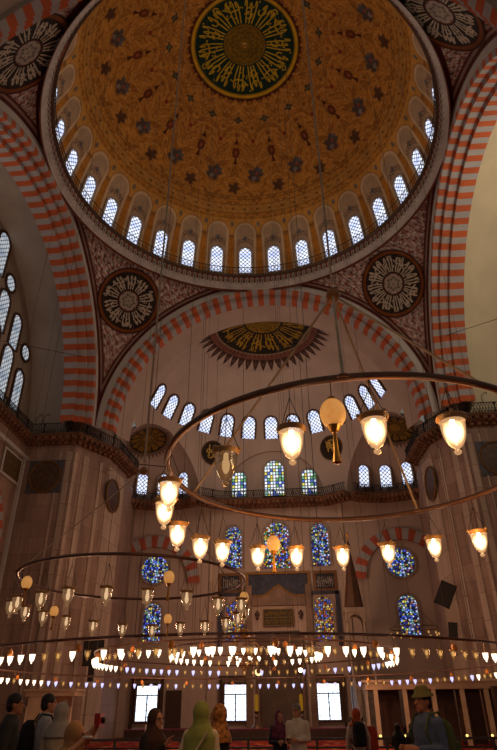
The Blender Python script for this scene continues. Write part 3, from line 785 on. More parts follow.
# ------------------------------------------------------------------ piers with galleries
PIER = [(-18.0, 38.2), (-13.95, 38.2), (-12.3, 41.2), (-12.0, 44.6), (-12.6, 50.5), (-18.0, 50.5)]
def mir(P, s): return [(-s*x, y) for x, y in P] if s > 0 else P
def gallery(path, z0, name, label, s, dep=.85, rail=.85, br=.5, muq=.62, hooks=()):
    """balcony following a plan path (wall side); overhangs on the room side"""
    root = thing(name, label, 'balcony', (path[0][0], path[0][1], z0))
    O = Vector((path[0][0], path[0][1], z0)); P = [Vector((x, y, 0)) for x, y in path]
    # mitred offset to the room side (left normal * s)
    def off(d):
        out = []
        for i, p in enumerate(P):
            a = (P[i]-P[i-1]).normalized() if i else (P[1]-P[0]).normalized(); b = (P[i+1]-P[i]).normalized() if i < len(P)-1 else a
            na, nb = Vector((a.y, -a.x, 0))*s, Vector((b.y, -b.x, 0))*s; n_ = (na+nb).normalized(); out.append(p+n_*(d/max(.3, n_.dot(na))))
        return out
    in_, out = off(-.25), off(dep)
    o0 = Vector((O.x, O.y, 0))
    slab = MB(); ring = [(v.x-O.x, v.y-O.y) for v in out]+[(v.x-O.x, v.y-O.y) for v in reversed(in_)]
    slab.prism(ring, -.14, 0)
    out2 = off(dep+.08); ring = [(v.x-O.x, v.y-O.y) for v in out2]+[(v.x-O.x, v.y-O.y) for v in reversed(in_)]
    slab.prism(ring, -.05, .03); slab.build('slab', MUQ, root)
    # stalactite brackets
    mb = MB(); mb2 = MB()
    def walk(Q, step):
        for a, b in zip(Q[:-1], Q[1:]):
            L = (b-a).length; n = max(1, int(round(L/step)))
            for i in range(n): yield a+(b-a)*((i+.5)/n), (b-a).normalized()
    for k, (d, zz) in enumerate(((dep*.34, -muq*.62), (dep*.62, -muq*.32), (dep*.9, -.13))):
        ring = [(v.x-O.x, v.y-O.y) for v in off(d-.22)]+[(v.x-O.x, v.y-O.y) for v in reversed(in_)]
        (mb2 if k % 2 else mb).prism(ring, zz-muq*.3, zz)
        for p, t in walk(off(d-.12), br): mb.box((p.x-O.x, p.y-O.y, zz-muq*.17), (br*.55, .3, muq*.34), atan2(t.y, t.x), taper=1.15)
    mb.build('stalactite_brackets', MUQ, root); mb2.build('stalactite_red_course', MUQ2, root)  # middle course in the brackets' own reddish tone
    # railing
    r_ = MB(); Q = off(dep-.05)
    for z, w in ((rail, .06), (.1, .05), (rail*.5, .025)): r_.tube([(v.x-O.x, v.y-O.y, z) for v in Q], w/2*1.2, 5)
    for p, t in walk(Q, .2):
        a = p-t*.1-o0; b = p+t*.1-o0
        r_.tube([(a.x, a.y, .1), (b.x, b.y, rail)], .02, 4, caps=False); r_.tube([(b.x, b.y, .1), (a.x, a.y, rail)], .02, 4, caps=False)
    for p, t in walk(Q, 1.6): r_.box((p.x-O.x, p.y-O.y, rail/2), (.09, .09, rail*1.05), atan2(t.y, t.x))
    r_.build('railing', IRON, root)
    for (hx, hy) in hooks:
        mb = MB(); mb.tube([(hx-O.x, hy-O.y, rail)]+[(hx-O.x+.25*sin(t)*.9+.28*(1-cos(t))*.5, hy-O.y, rail+.55+.3*sin(t)) for t in np.linspace(0, 2.8, 8)], .025, 5); mb.build('hook', IRON, root)
    return root
for s in (-1, 1):
    nm = 'left' if s < 0 else 'right'
    m = MB().prism(mir(PIER, s), FL-.05, 18.9)
    struct(m.build('wall_pier_'+nm, W_PIER), '%s marble pier carrying the dome' % nm)
    struct(MB().prism(mir([(-18.0, 38.45), (-13.9, 38.45), (-12.75, 40.9), (-12.75, 43.6), (-18, 43.6)], s), 18.9, 23.5).build('trim_%d' % (50+s), W_APSE), 'plain plastered wall above the %s pier' % nm)
    # pale facing of the inner flank and pilaster strips
    ps = MB()
    for a, b, t in (((-12.28, 41.35), (-12.0, 44.4), .05),):
        va, vb = Vector((a[0]*-s, a[1], 0)) if s > 0 else Vector((a[0], a[1], 0)), Vector((b[0]*-s, b[1], 0)) if s > 0 else Vector((b[0], b[1], 0))
        c = (va+vb)/2; d = vb-va; ps.box((c.x, c.y, 9.2), (d.length, .1, 18.2), atan2(d.y, d.x))
    for f, w in ((.06, .28), (.34, .5), (.78, .3)):
        va, vb = Vector((-13.95, 38.2)), Vector((-12.3, 41.2)); c = va+(vb-va)*f
        ps.box((c.x*(-s if s > 0 else 1), c.y, 9.2), (w, .12, 18.2), atan2(3.0, 1.65)*(1 if s < 0 else -1))
    for x, w in ((-14.25, .35), (-14.95, .12)): ps.box((x*(-s if s > 0 else 1), 38.2, 9.2), (w, .14, 18.2))
    struct(ps.build('trim_%d' % (22 if s < 0 else 23), W_PALE), 'pale marble facing strips of the %s pier' % nm)
    path = [(-17.9, 24.0), (-17.9, 38.2), (-13.95, 38.2), (-12.3, 41.2), (-12.0, 45.6)]
    path = path if s < 0 else mir(path, 1)
    gallery(path, 19.45, 'gallery_balcony', '%s balcony with dark lattice railing on brown stalactite brackets round the %s pier' % (nm, nm), 1 if s < 0 else -1,
            hooks=[(s*17.0, 37.5), (s*15.0, 37.5), (s*16.4, 37.45)] if s < 0 else [(15.5, 37.5)])
    # roundels of the pier
    o = thing('wall_roundel', 'dark bronze roundel in a square field on the front of the %s pier' % nm, 'roundel', (s*15.85, 38.17, 16.45))
    fr = MB().box((0, 0, 0), (2.55, .08, 2.45)).build('square_field', M('blue_grey_tile', '45454a', .6), o)
    MB().lathe([(0, 0), (1.1, 0), (1.1, .02)], 48).build('disc', M('dark_bronze_disc', '4a3220', .5, var=.4), o, mw=Matrix.Translation((0, -.045, 0)) @ Matrix.Rotation(pi/2, 4, 'X'))
    MB().torus((0, 0, 0), 1.16, .07, 48).build('rim', M('old_gold_rim', '6c4a20', .5, .3), o, mw=Matrix.Translation((0, -.06, 0)) @ Matrix.Rotation(pi/2, 4, 'X'))
    o = thing('wall_roundel', 'tall narrow looking dark roundel with gold rim on the inner flank of the %s pier' % nm, 'roundel', (s*12.12, 42.2, 16.2), rz=-s*(pi/2-.09))
    MB().lathe([(0, 0), (1.15, 0), (1.15, .02)], 48).build('disc', MATS['dark_bronze_disc'], o, mw=Matrix.Translation((0, -.1, 0)) @ Matrix.Rotation(pi/2, 4, 'X'))
    MB().torus((0, 0, 0), 1.22, .08, 48).build('rim', MATS['old_gold_rim'], o, mw=Matrix.Translation((0, -.1, 0)) @ Matrix.Rotation(pi/2, 4, 'X'))
# apse galleries
gallery([(-6.7, 48.95), (-4.6, 50.35), (4.6, 50.35), (6.7, 48.95)], 17.95, 'gallery_balcony', 'straight middle balcony under the three green stained windows of the apse', 1, dep=.9, rail=.8, br=.42, muq=.6)
for s in (-1, 1):
    pts = []
    for a in np.linspace(-38, 82, 13): pts.append((s*(EXC[0]+(EXR-.1)*sin(radians(a))), EXC[1]+(EXR-.1)*cos(radians(a))))
    gallery(pts, 17.95, 'gallery_balcony', 'curved dark railed balcony in the small side vault at the %s of the apse' % ('left' if s < 0 else 'right'), 1 if s > 0 else -1, dep=.85, rail=.75, br=.42, muq=.55)
# left aisle wall with arch and inscription panel
m = MB()
m.box((-17.9, 27, 9.6), (.5, 24, 19.0))
struct(m.build('wall_left', W_PIER), 'left aisle wall'); struct(MB().box((17.9, 27, 9.6), (.5, 24, 19.0)).build('wall_right', W_PIER), 'right aisle wall')
def aisle_arch(s):
    mb = MB(); n = 25
    for i in range(n):
        mb.k = i % 2; b = len(mb.v)
        for q in range(4):
            th = pi*(i+q/3)/n
            for r, x in ((4.3, -17.66), (4.3, -17.5), (3.5, -17.5), (3.5, -17.66)): mb.v.append((-s*x, 32.6+r*cos(th), 11.2+r*1.08*sin(th)))
        for q in range(3):
            for j in range(3): mb.face([b+q*4+j, b+q*4+j+1, b+q*4+4+j+1, b+q*4+4+j])
    struct(mb.build('trim_%d' % (26+s), [STR_R2, STR_W]), 'striped aisle arch')
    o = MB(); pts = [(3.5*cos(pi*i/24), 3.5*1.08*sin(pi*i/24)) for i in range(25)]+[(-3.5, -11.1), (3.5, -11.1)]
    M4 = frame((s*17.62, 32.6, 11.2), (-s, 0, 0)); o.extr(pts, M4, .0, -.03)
    struct(o.build('trim_%d' % (28+s), M('aisle_shadow', '3c2a20', .9)), 'dark sheet standing in for shade inside the aisle arch')  # flat dark sheet; shade of the opening put into its colour
    t = thing('inscription_panel', 'framed dark gold inscription panel under the %s balcony' % ('left' if s < 0 else 'right'), 'panel', (s*17.55, 36.3, 16.6), rz=-s*pi/2*-1 if False else 0)
    MB().box((0, 0, 0), (.14, 2.7, 1.9)).build('frame', BAND, t); MB().box((-s*.06, 0, 0), (.1, 2.3, 1.55)).build('panel_face', M('dark_gilt', '4c3a1c', .6, var=.5, scale=6), t)
aisle_arch(-1); aisle_arch(1)
struct(MB().box((-17.55, 33, 17.9), (.35, 10.4, .28)).box((-17.6, 37.95, 9), (.3, .3, 18)).build('trim_24', BAND), 'pale moulding strip of the aisle wall')

# ------------------------------------------------------------------ mihrab wall
mh = thing('mihrab', 'grey marble mihrab niche with blue panelled hood and gold ogee line in the far wall', 'mihrab', (0.15, QY, FL))
STONE = M('mihrab_stone', '6c5545', .6, var=.3, scale=1.2)
BLUE = M('blue_tile', '2f3242', .6, var=.4, scale=3)
GILD = M('gilt_line', '8a5f22', .45, .3)
b = MB().box((-2.45, -.2, 5.4), (.5, .4, 10.6)).box((2.45, -.2, 5.4), (.5, .4, 10.6)).box((0, -.2, 9.3), (4.5, .4, .4)); b.build('jamb_frame', STONE, mh)
hp_ = MB().box((0, -.12, 10.75), (5.1, .2, 1.9)).build('hood_panel', BLUE, mh)
pts = []
for i in range(33):
    x = -2.4+4.8*i/32; u = 1-abs(x)/2.4; pts.append((x, 9.75+.95*(u**2.2)+.18*sin(u*pi*3)*(.6-u*.5), -.28))
g = MB().tube([(x, y, z) for x, z, y in pts], .07, 6)
tri = [(p_[0], p_[1]) for p_ in pts]+[(2.4, 9.5), (-2.4, 9.5)]
g.build('ogee_line', GILD, mh)
MB().extr(tri, Matrix.Identity(4), -.27, -.2).build('gable', STONE, mh)
MB().box((-2.55, -.27, 10.6), (.14, .1, 2.0)).box((2.55, -.27, 10.6), (.14, .1, 2.0)).box((0, -.27, 11.66), (5.4, .1, .14)).build('gilt_border', GILD, hp_)
nb = MB(); nn = 16
for i in range(nn+1):
    th = pi*i/nn
    for z in (.5, 7.2): nb.v.append((-1.6*cos(th), -.05+.0*sin(th)-.3+.28*sin(th), z))
for i in range(nn): nb.face([2*i, 2*i+2, 2*i+3, 2*i+1])
nb.build('niche', M('niche_stone', '4e3e33', .7, var=.3, scale=1), mh, smooth=True)
for s in (-1, 1):
    MB().tube([(s*1.75, -.45, .5), (s*1.75, -.45, 7.0)], .14, 10).build('colonnette', STONE, mh)
    MB().lathe([(.0, .5), (.05, .4), (.18, .25), (.2, .1), (.1, 0), (.14, -.15), (.0, -.3)], 12, (s*1.75, -.3, 8.3)).build('rosette', MATS['niche_stone'] if 'niche_stone' in MATS else STONE, mh)
def lettering(mb, x0, x1, z0, z1, y, seed, w=.05, n=14):
    rg = random.Random(seed); X = x0
    for k in range(n):
        c = x0+(x1-x0)*(k+.5)/n; h = z1-z0
        mb.box((c, y, z0+h*rg.uniform(.4, .6)), (w, .03, h*rg.uniform(.45, .85)))
        a0 = rg.uniform(0, 6); R = rg.uniform(.12, .22)*h; cz = z0+h*rg.uniform(.25, .7)
        mb.tube([(c+R*1.6*cos(a0+t), y, cz+R*sin(a0+t)) for t in np.linspace(0, 4, 8)], w*.45, 4)
ip = thing('inscription_panel', 'gold lettered dark inscription panel above the mihrab niche', 'panel', (.1, QY-.42, 8.28))
MB().box((0, 0, 0), (2.45, .08, 1.25)).build('panel_face', M('inscription_ground', '2a2416', .7), ip)
l_ = MB(); lettering(l_, -1.15, 1.15, .03, .55, -.06, 3, .05, 13); lettering(l_, -1.15, 1.15, -.55, -.03, -.06, 4, .05, 13)
for z in (-.6, 0, .6): l_.box((0, -.05, z), (2.4, .04, .05))
for x in (-1.2, 1.2): l_.box((x, -.05, 0), (.05, .04, 1.2))
l_.build('lettering', M('dull_gilt', '6c5218', .6), ip)
for s, nm in ((-1, 'left'), (1, 'right')):
    t = thing('calligraphy_board', 'square dark board with pale lettering in a brown frame, %s of the blue mihrab hood' % nm, 'panel', (.1+s*3.95, QY-.1, 11.05))
    MB().box((0, 0, 0), (1.95, .12, 1.65)).build('frame', M('brown_frame', '6a4420', .5), t); MB().box((0, -.05, 0), (1.5, .08, 1.2)).build('board', M('navy_board', '23222a', .6), t)
    l_ = MB(); lettering(l_, -.65, .65, -.5, .5, -.11, 7+s, .05, 8); l_.build('lettering', M('pale_lettering', '8a8078', .6), t)
    struct(MB().box((s*5.6+.15, QY-.08, 8.9), (.35, .2, 17.4)).build('trim_%d' % (32+s), W_PALE), 'pale pilaster strip of the qibla wall')
    # stone surround of the tall golden windows
    x = -3.47 if s < 0 else 3.75
    struct(MB().box((x-1.2, QY-.12, 8.2), (.3, .25, 4.0)).box((x+1.2, QY-.12, 8.2), (.3, .25, 4.0)).box((x, QY-.12, 10.15), (2.7, .25, .25)).build('trim_%d' % (35+s), BLUE), 'blue tiled surround of stained window')
    # tall candlesticks
    c = thing('candlestick', 'tall bronze candlestick with golden glowing candle %s of the mihrab niche' % nm, 'candlestick', (.05+s*1.6, 47.6, .69))
    MB().lathe([(0, 0), (.42, 0), (.38, .1), (.2, .2), (.14, .45), (.1, .6), (.18, .68), (.12, .76), (.09, .9), (.2, 1.0), (.2, 1.06), (0, 1.06)], 18).build('stick', BRONZE, c, smooth=True)
    MB().lathe([(0, 0), (.13, 0), (.13, .95), (.05, 1.05), (0, 1.05)], 14, (0, 0, 1.06)).build('candle', Memit('amber_candle', 'b07a1c', .45), c, smooth=True)
struct(MB().box((-8.2, QY-.06, 1.9), (1.2, .12, 2.6)).build('door_1', DARKW), 'dark wooden door in the far wall')
# muezzin lamp over niche
wl = thing('wall_lamp', 'small bright round lamp hanging in front of the mihrab niche', 'lamp', (1.7, 49.0, 4.4))
MB().ell((0, 0, 0), (.16, .16, .16)).build('globe', Memit('warm_globe', 'fff0c0', 7), wl); MB().tube([(0, 0, .16), (0, 0, 13.4)], .012, 5).build('cord', IRON, wl)
MB().lathe([(.0, .22), (.12, .2), (.2, .12)], 12).build('cap', GOLD, wl)
wl = thing('crescent_lamp', 'small glowing crescent shaped lamp on the mihrab wall', 'lamp', (-1.5, 49.3, 4.35))
MB().tube([(.22*cos(t), 0, .22*sin(t)) for t in np.linspace(2.4, 7.0, 14)], [.02+.05*sin(pi*i/13) for i in range(14)], 8).build('crescent', Memit('warm_crescent', 'ffd890', 2.2), wl)
MB().tube([(0, 0, -.05), (0, 0, 13.4)], .012, 5).build('cord', IRON, wl)

# ------------------------------------------------------------------ minbar
mn = thing('minbar', 'tall marble minbar with pointed conical spire right of the mihrab', 'minbar', (6.0, 47.6, FL))
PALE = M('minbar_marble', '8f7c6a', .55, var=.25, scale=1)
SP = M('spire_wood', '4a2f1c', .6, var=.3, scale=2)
MB().lathe([(0, 13.5), (.1, 13.3), (.14, 13.1), (.05, 12.9), (.2, 12.2), (.45, 10.4), (.72, 8.5), (.78, 8.3), (0, 8.3)], 8).build('spire', SP, mn)
MB().lathe([(0, 14.3), (.04, 14.1), (.12, 13.95), (.04, 13.8), (.09, 13.6), (0, 13.45)], 8).build('finial', GOLD, mn)
MB().box((0, 0, 8.15), (1.6, 1.6, .35)).build('lantern_cornice', PALE, mn)
for x in (-.62, .62):
    for y in (-.62, .62): MB().tube([(x, y, 5.6), (x, y, 7.6)], .1, 8).build('column', PALE, mn)
ao = [(-.78, 0), (-.78, .8), (.78, .8), (.78, 0)]+[(.5*cos(t), .55*sin(t)) for t in np.linspace(0, pi, 9)]
for k in range(4): MB().extr(ao, Matrix.Rotation(k*pi/2, 4, 'Z') @ Matrix.Translation((0, 0, 7.3)), -.74, -.62).build('arch_panel', PALE, mn)
MB().box((0, 0, 2.8), (1.5, 1.5, 5.6)).build('body', M('minbar_shadow_marble', '5c4a3c', .6, var=.3), mn)  # body and stair: marble colour darkened to stand for shade
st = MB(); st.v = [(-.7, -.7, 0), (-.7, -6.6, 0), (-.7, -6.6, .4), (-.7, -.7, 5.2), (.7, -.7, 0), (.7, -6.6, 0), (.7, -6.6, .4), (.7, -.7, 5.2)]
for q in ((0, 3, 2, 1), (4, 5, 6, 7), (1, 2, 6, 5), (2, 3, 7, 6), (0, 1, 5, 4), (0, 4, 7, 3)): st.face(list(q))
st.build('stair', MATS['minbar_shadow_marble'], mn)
for x in (-.72, .72): MB().tube([(x, -6.6, 1.2), (x, -.7, 6.0)], .07, 6).tube([(x, -6.6, .4), (x, -6.6, 1.2)], .07, 6).build('balustrade', PALE, mn)
MB().box((-.68, -6.8, 1.4), (.16, .2, 2.8)).box((.68, -6.8, 1.4), (.16, .2, 2.8)).box((0, -6.8, 2.85), (1.7, .3, .3)).build('gate', PALE, mn)

# ------------------------------------------------------------------ marble tribunes
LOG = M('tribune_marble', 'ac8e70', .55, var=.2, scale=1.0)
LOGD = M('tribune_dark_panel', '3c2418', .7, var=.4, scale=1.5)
t = thing('marble_loggia', 'low brown marble loggia with square posts and dark panels at the lower right', 'tribune', (5.4, 36, FL))
MB().box((4.6, .8, 2.72), (9.4, 2.0, .34)).build('beam', LOG, t); MB().box((4.6, .75, 2.95), (9.7, 2.3, .14)).build('cornice', LOG, t)
for x in (.42, 1.95, 3.45, 4.95, 6.2, 7.9): MB().box((x, -.05, 1.28), (.22, .22, 2.56)).build('post', LOG, t)
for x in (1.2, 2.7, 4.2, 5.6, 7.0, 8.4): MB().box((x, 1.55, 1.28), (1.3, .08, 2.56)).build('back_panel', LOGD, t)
sc_ = MB()
for k in range(7): sc_.box((-.02, .15+k*.24, 1.55), (.06, .1, 2.1))
sc_.box((-.02, .9, 2.5), (.1, 1.8, .18)).box((-.02, .9, .5), (.1, 1.8, .18)); sc_.build('side_screen', M('pale_screen', '9a8a78', .6), t)
sm = MB()
for k in range(5): sm.box((1.2+k*1.35, 1.45, .9), (.55, .05, 1.6))
sm.build('shutter', M('brown_shutter', '4c2e1c', .6), t)
t = thing('dark_cabinet', 'dark tall panel with small gold plate at the right edge of the loggia', 'cabinet', (12.1, 34.2, FL))
MB().box((0, 0, 1.3), (1.3, .5, 2.6)).build('case', DARKW, t); MB().box((-.1, -.28, 1.9), (.5, .04, .25)).build('plate', GOLD, t); MB().box((0, -.26, 1.2), (1.05, .04, 1.9)).build('door', M('black_door', '1c1410', .5), t)
t = thing('marble_tribune', 'low marble tribune with small pointed arches beside the left pier', 'tribune', (-11.4, 34, FL))
MB().box((0, .6, 2.5), (2.7, 1.4, .25)).build('beam', LOG, t); MB().box((0, .6, 2.66), (2.9, 1.6, .1)).build('cornice', LOG, t)
for x in (-1.2, -.1, .55, 1.2): MB().tube([(x, 0, 0), (x, 0, 1.9)], .07, 8).build('column', LOG, t)
for x in (.22, .87): MB().extr([(-.33, 0), (-.33, .6), (.33, .6), (.33, 0)]+[(.26*cos(a), .38*sin(a)**.8) for a in np.linspace(.001, pi-.001, 11)], Matrix.Translation((x, 0, 1.85)), -.06, .06).build('arch_panel', M('rust_arch', '7a4a30', .6), t)
MB().box((-.65, 0, 1.2), (1.05, .08, 2.35)).build('screen_panel', LOG, t)

# boards and speakers on the piers
for nm, lab, loc, rz, ry, dims, cat in (
    ('display_board', 'square dark tilted board on the left pier above the low lamps', (-11.25, 39.6, 5.0), .12, -.06, (1.3, .12, 1.45), 'board'),
    ('loudspeaker', 'small narrow dark loudspeaker under the tilted board on the left pier', (-11.3, 39.7, 3.85), .1, 0, (.36, .2, .9), 'speaker'),
    ('display_board', 'dark board turned on its corner on the right pier', (11.3, 40.2, 8.1), -.3, .5, (1.0, .12, 1.5), 'board'),
    ('loudspeaker', 'small dark upright loudspeaker on the right pier below the tilted board', (11.35, 40.0, 5.9), -.2, .12, (.55, .3, 1.0), 'speaker')):
    t = thing(nm, lab, cat, loc, rz); t.rotation_euler = (0, ry, rz)
    MB().box((0, 0, 0), dims).build('case', M('black_case', '1e1713', .5), t); MB().box((0, -dims[1]/2-.005, 0), (dims[0]*.86, .02, dims[2]*.86)).build('face', M('dark_face', '2a201a', .6, scale=20), t)
    MB().box((0, dims[1]/2+.45, 0), (.08, .9, .08)).build('bracket', IRON, t)
t = thing('door_slot', 'narrow dark recessed panel low on the pale flank of the left pier', 'panel', (-12.0, 42.6, 1.9), rz=pi/2-.09)
MB().box((0, .06, 0), (1.3, .1, 2.2)).build('panel_face', DARKW, t); MB().box((0, .03, 0), (1.6, .1, 2.5)).build('frame', W_PALE, t)
# long barrier rail in front of the prayer area
br = thing('barrier_rail', 'long low black wooden barrier rail across the hall floor', 'barrier', (1.0, 30, FL))
MB().box((0, 0, .52), (24, .12, .1)).build('top_rail', M('black_wood', '140f0d', .5), br); MB().box((0, 0, .2), (24, .06, .08)).build('low_rail', MATS['black_wood'], br)
for k in range(17): MB().box((-12+k*1.5, 0, .26), (.1, .1, .52)).build('post', MATS['black_wood'], br)
for k in range(6):
    o = thing('floor_light', '%s small yellow floor light from the left along the dark rail at lower right' % ('first', 'second', 'third', 'fourth', 'fifth', 'sixth')[k], 'light', (4.2+k*1.05+(.5 if k > 2 else 0), 29.85, FL+.57), group='floor lights on the rail')
    MB().ell((0, 0, .045), (.05, .05, .05)).build('bulb', Memit('tiny_yellow', 'ffd070', 3.0), o); MB().lathe([(0, 0), (.05, 0), (.03, .02)], 8).build('holder', IRON, o)
sg = thing('notice_board', 'small white notice board on the floor at lower left behind the women', 'sign', (-4.3, 28, FL))
MB().box((0, 0, .75), (.75, .04, .75)).build('board', M('notice_white', '9a8a84', .7), sg)
for x in (-.3, .3): MB().box((x, 0, .2), (.04, .04, .4)).build('leg', IRON, sg)
l_ = MB()
for k in range(5): l_.box((random.uniform(-.05, .05), -.025, 1.0-k*.11), (random.uniform(.4, .55), .01, .035))
l_.build('text_lines', IRON, sg)
# ------------------------------------------------------------------ hanging lamps
ORD = ['first', 'second', 'third', 'fourth', 'fifth', 'sixth', 'seventh', 'eighth', 'ninth', 'tenth', 'eleventh', 'twelfth', 'thirteenth', 'fourteenth', 'fifteenth', 'sixteenth', 'seventeenth', 'eighteenth', 'nineteenth']
TENS = {2: ('twenty', 'twentieth'), 3: ('thirty', 'thirtieth'), 4: ('forty', 'fortieth'), 5: ('fifty', 'fiftieth'), 6: ('sixty', 'sixtieth'), 7: ('seventy', 'seventieth')}
def ordinal(i):      # 0 -> first
    n = i+1
    if n < 20: return ORD[n-1]
    a, b = TENS[n//10]; return b if n % 10 == 0 else a+'-'+ORD[n % 10-1]
G_LIT = Mglass('lit_lamp_glass', 'ffd898', 2.0, .38, edge='e8ae78')
G_UNLIT = Mglass('unlit_lamp_glass', 'c08850', .32, .78)
G_DIM = Mglass('dim_lamp_glass', 'd8a878', .42, .72)
BULB = Memit('lit_bulb', 'fff4d8', 30); BULB_D = Memit('unlit_bulb', 'e8c090', .75); BULB_G = Memit('faint_glow_bulb', 'f0d0b0', 1.1)  # unlit bulbs and cups emit faintly, standing in for light they catch
BRASS = M('brass_collar', 'b08a5c', .45, .25)
CUP = [(0, -.315), (.012, -.312), (.028, -.30), (.03, -.285), (.016, -.272), (.02, -.262), (.045, -.245), (.07, -.205), (.088, -.15), (.096, -.09), (.1, -.03), (.112, 0)]
def lamp_meshes(glass, bulb, k=1.0):
    s = lambda P: [(r*k, z*k) for r, z in P]
    cup = MB().lathe(s(CUP), 20).mesh('glass_cup', glass, True)
    col = MB().torus((0, 0, 0), .113*k, .011*k, 24, 6)
    for a in (0, 2.1, 4.2): col.ell((.125*k*sin(a), .125*k*cos(a), .012*k), (.016*k,)*3, 6, 4)
    col.lathe(s([(.118, -.008), (.104, -.035), (.1, -.03), (.112, 0)]), 24)
    b = MB().ell((0, 0, -.13*k), (.034*k, .034*k, .075*k), 10, 8).lathe(s([(.02, -.02), (.024, -.06), (.02, -.075)]), 8)
    return cup, col.mesh('collar', BRASS, True), b.mesh('bulb', bulb, True)
LM = {'lit': lamp_meshes(G_LIT, BULB), 'unlit': lamp_meshes(G_UNLIT, BULB_D), 'dim': lamp_meshes(G_DIM, BULB_G)}
def Megg():
    t = NT('amber_ostrich_egg'); tc = t.n('ShaderNodeTexCoord'); no = t.n('ShaderNodeTexNoise', i_Scale=9.0); t.l(tc.outputs['Object'], no.inputs['Vector'])
    c = t.ramp(no.outputs[0], [(.3, L4('e0b878')), (.7, L4('f4dcae'))]); d = t.n('ShaderNodeBsdfDiffuse'); tr = t.n('ShaderNodeBsdfTranslucent'); t.l(c, d.inputs[0]); t.l(c, tr.inputs[0])
    e = t.n('ShaderNodeEmission'); e.inputs[0].default_value = L4('e0a860'); e.inputs[1].default_value = .3  # faint emission stands in for lamp light on the egg
    m = t.n('ShaderNodeMixShader'); m.inputs[0].default_value = .5; t.l(d.outputs[0], m.inputs[1]); t.l(tr.outputs[0], m.inputs[2])
    a = t.n('ShaderNodeAddShader'); t.l(m.outputs[0], a.inputs[0]); t.l(e.outputs[0], a.inputs[1]); t.l(a.outputs[0], t.out.inputs[0]); return t.m
EGG_MAT = Megg()
def hang_lamp(kind, p, top, label, group):
    o = thing('glass_lamp', label, 'lamp', p, random.uniform(0, 6), group)
    cu = link('glass_cup', LM[kind][0], o); link('collar', LM[kind][1], o); link('bulb', LM[kind][2], cu)
    iv = Matrix.Rotation(-o.rotation_euler.z, 3, 'Z'); t = iv @ (Vector(top)-Vector(p))
    for a in (0, 2.1, 4.2):
        q = Vector((.115*sin(a), .115*cos(a), .01)); MB().tube([q, t*.72+Vector((0, 0, .0)), t], .0035, 4).build('hanger_wire', IRON, o)
    return o
def hang_egg(p, top, label, k=1.0, tassel=True, group=None):
    o = thing('hanging_egg', label, 'ornament', p, 0, group)
    MB().ell((0, 0, 0), (.1*k, .1*k, .125*k), 16, 12).build('egg', EGG_MAT, o, smooth=True)
    MB().lathe([(0, .15*k), (.03*k, .14*k), (.04*k, .11*k)], 12).build('upper_cap', GOLD, o)
    MB().lathe([(0, -.16*k), (.03*k, -.15*k), (.055*k, -.105*k), (.045*k, -.1*k)], 12).build('lower_cap', GOLD, o)
    if tassel: MB().lathe([(0, -.15*k), (.012*k, -.16*k), (.016*k, -.2*k), (.02*k, -.3*k), (.035*k, -.4*k), (0, -.41*k)], 10).build('tassel', GOLD, o)
    MB().tube([(0, 0, .14*k), tuple(Vector(top)-Vector(p))], .004, 4).build('cord', IRON, o)
    return o
def ring_thing(name, label, c, R, tube, hub_z, cable_az, top_z, nseg=128, hub=.09, rope=.014, main=.012):
    o = thing(name, label, 'chandelier', c)
    MB().torus((0, 0, 0), R, tube, nseg, 10).build('ring', BRONZE, o, smooth=True)
    for a in cable_az:
        a = radians(a); MB().tube([(R*sin(a), R*cos(a), 0), (0, 0, hub_z)], rope, 6).build('stay_cable', M('hemp_cable', 'a08c74', .8), o)
        MB().torus((R*sin(a), R*cos(a), 0), tube*1.5, tube*.5, 12, 6).build('clamp', BRONZE, o)
    MB().lathe([(0, -.09), (hub*.6, -.085), (hub*.95, -.05), (hub*1.1, 0), (hub*.95, .045), (hub*.5, .075), (hub*.3, .1), (0, .105)], 16, (0, 0, hub_z)).build('hub', M('hub_wood', '8a5a2c', .5), o, smooth=True)
    MB().tube([(0, 0, hub_z+.2), (0, 0, top_z)], main, 6).build('main_cable', MATS['hemp_cable'], o)
    return o
# --- big foreground ring
FC, FR, FZ = (2.92, 6.27), 2.06, 4.0
ring_thing('ring_chandelier', 'large bronze ring chandelier in the foreground, widest in the picture', (FC[0], FC[1], FZ), FR, .034, 2.45, (-175, 118, -70, 30), 26.0, rope=.016, main=.016)
fl = [(-115, 3.60, 'lit'), (-98.5, 3.59, 'lit'), (-80, 3.52, 'lit'), (-64, 3.5, 'lit'), (-52, 3.53, 'lit'), (-35.5, 3.55, 'lit'), (-19.3, 3.59, 'lit'), (-1.1, 3.60, 'lit'), (16.3, 3.61, 'lit'), (34, 3.61, 'lit'), (51.9, 3.56, 'lit'),
      (-144.3, 3.55, 'unlit'), (-162.1, 3.60, 'lit'), (179.4, 3.62, 'lit'), (161.6, 3.63, 'lit')]
fn = ['glowing glass lamp at far left of the foreground ring, just under its left end', 'middle glowing glass lamp of the left cluster on the foreground ring', 'glowing glass lamp lowest in the left cluster of the foreground ring']
for k in range(8): fn.append('%s glowing glass lamp from the left in the lower row of the foreground ring' % ORD[k])
fn += ['unlit clear glass lamp with bronze rim hanging from the foreground ring', 'first glowing glass lamp from the left in the upper row of the foreground ring', 'middle glowing glass lamp in the upper row of the foreground ring', 'rightmost glowing glass lamp in the upper row of the foreground ring']
LAMP_POS = []
for (a, z, k), lab in zip(fl, fn):
    x, y = FC[0]+FR*sin(radians(a)), FC[1]+FR*cos(radians(a)); hang_lamp(k, (x, y, z), (x, y, FZ), lab, 'lamps of the foreground ring'); LAMP_POS.append((x, y, z, k))
for a, z, lab, kk in ((-171.9, 3.68, 'large pale egg with gold tassel hanging from the near side of the foreground ring', 1.05), (-28.7, 3.62, 'pale egg with gold tassel hanging from the far side of the foreground ring', .95)):
    x, y = FC[0]+FR*sin(radians(a)), FC[1]+FR*cos(radians(a)); hang_egg((x, y, z), (x, y, FZ), lab, kk)
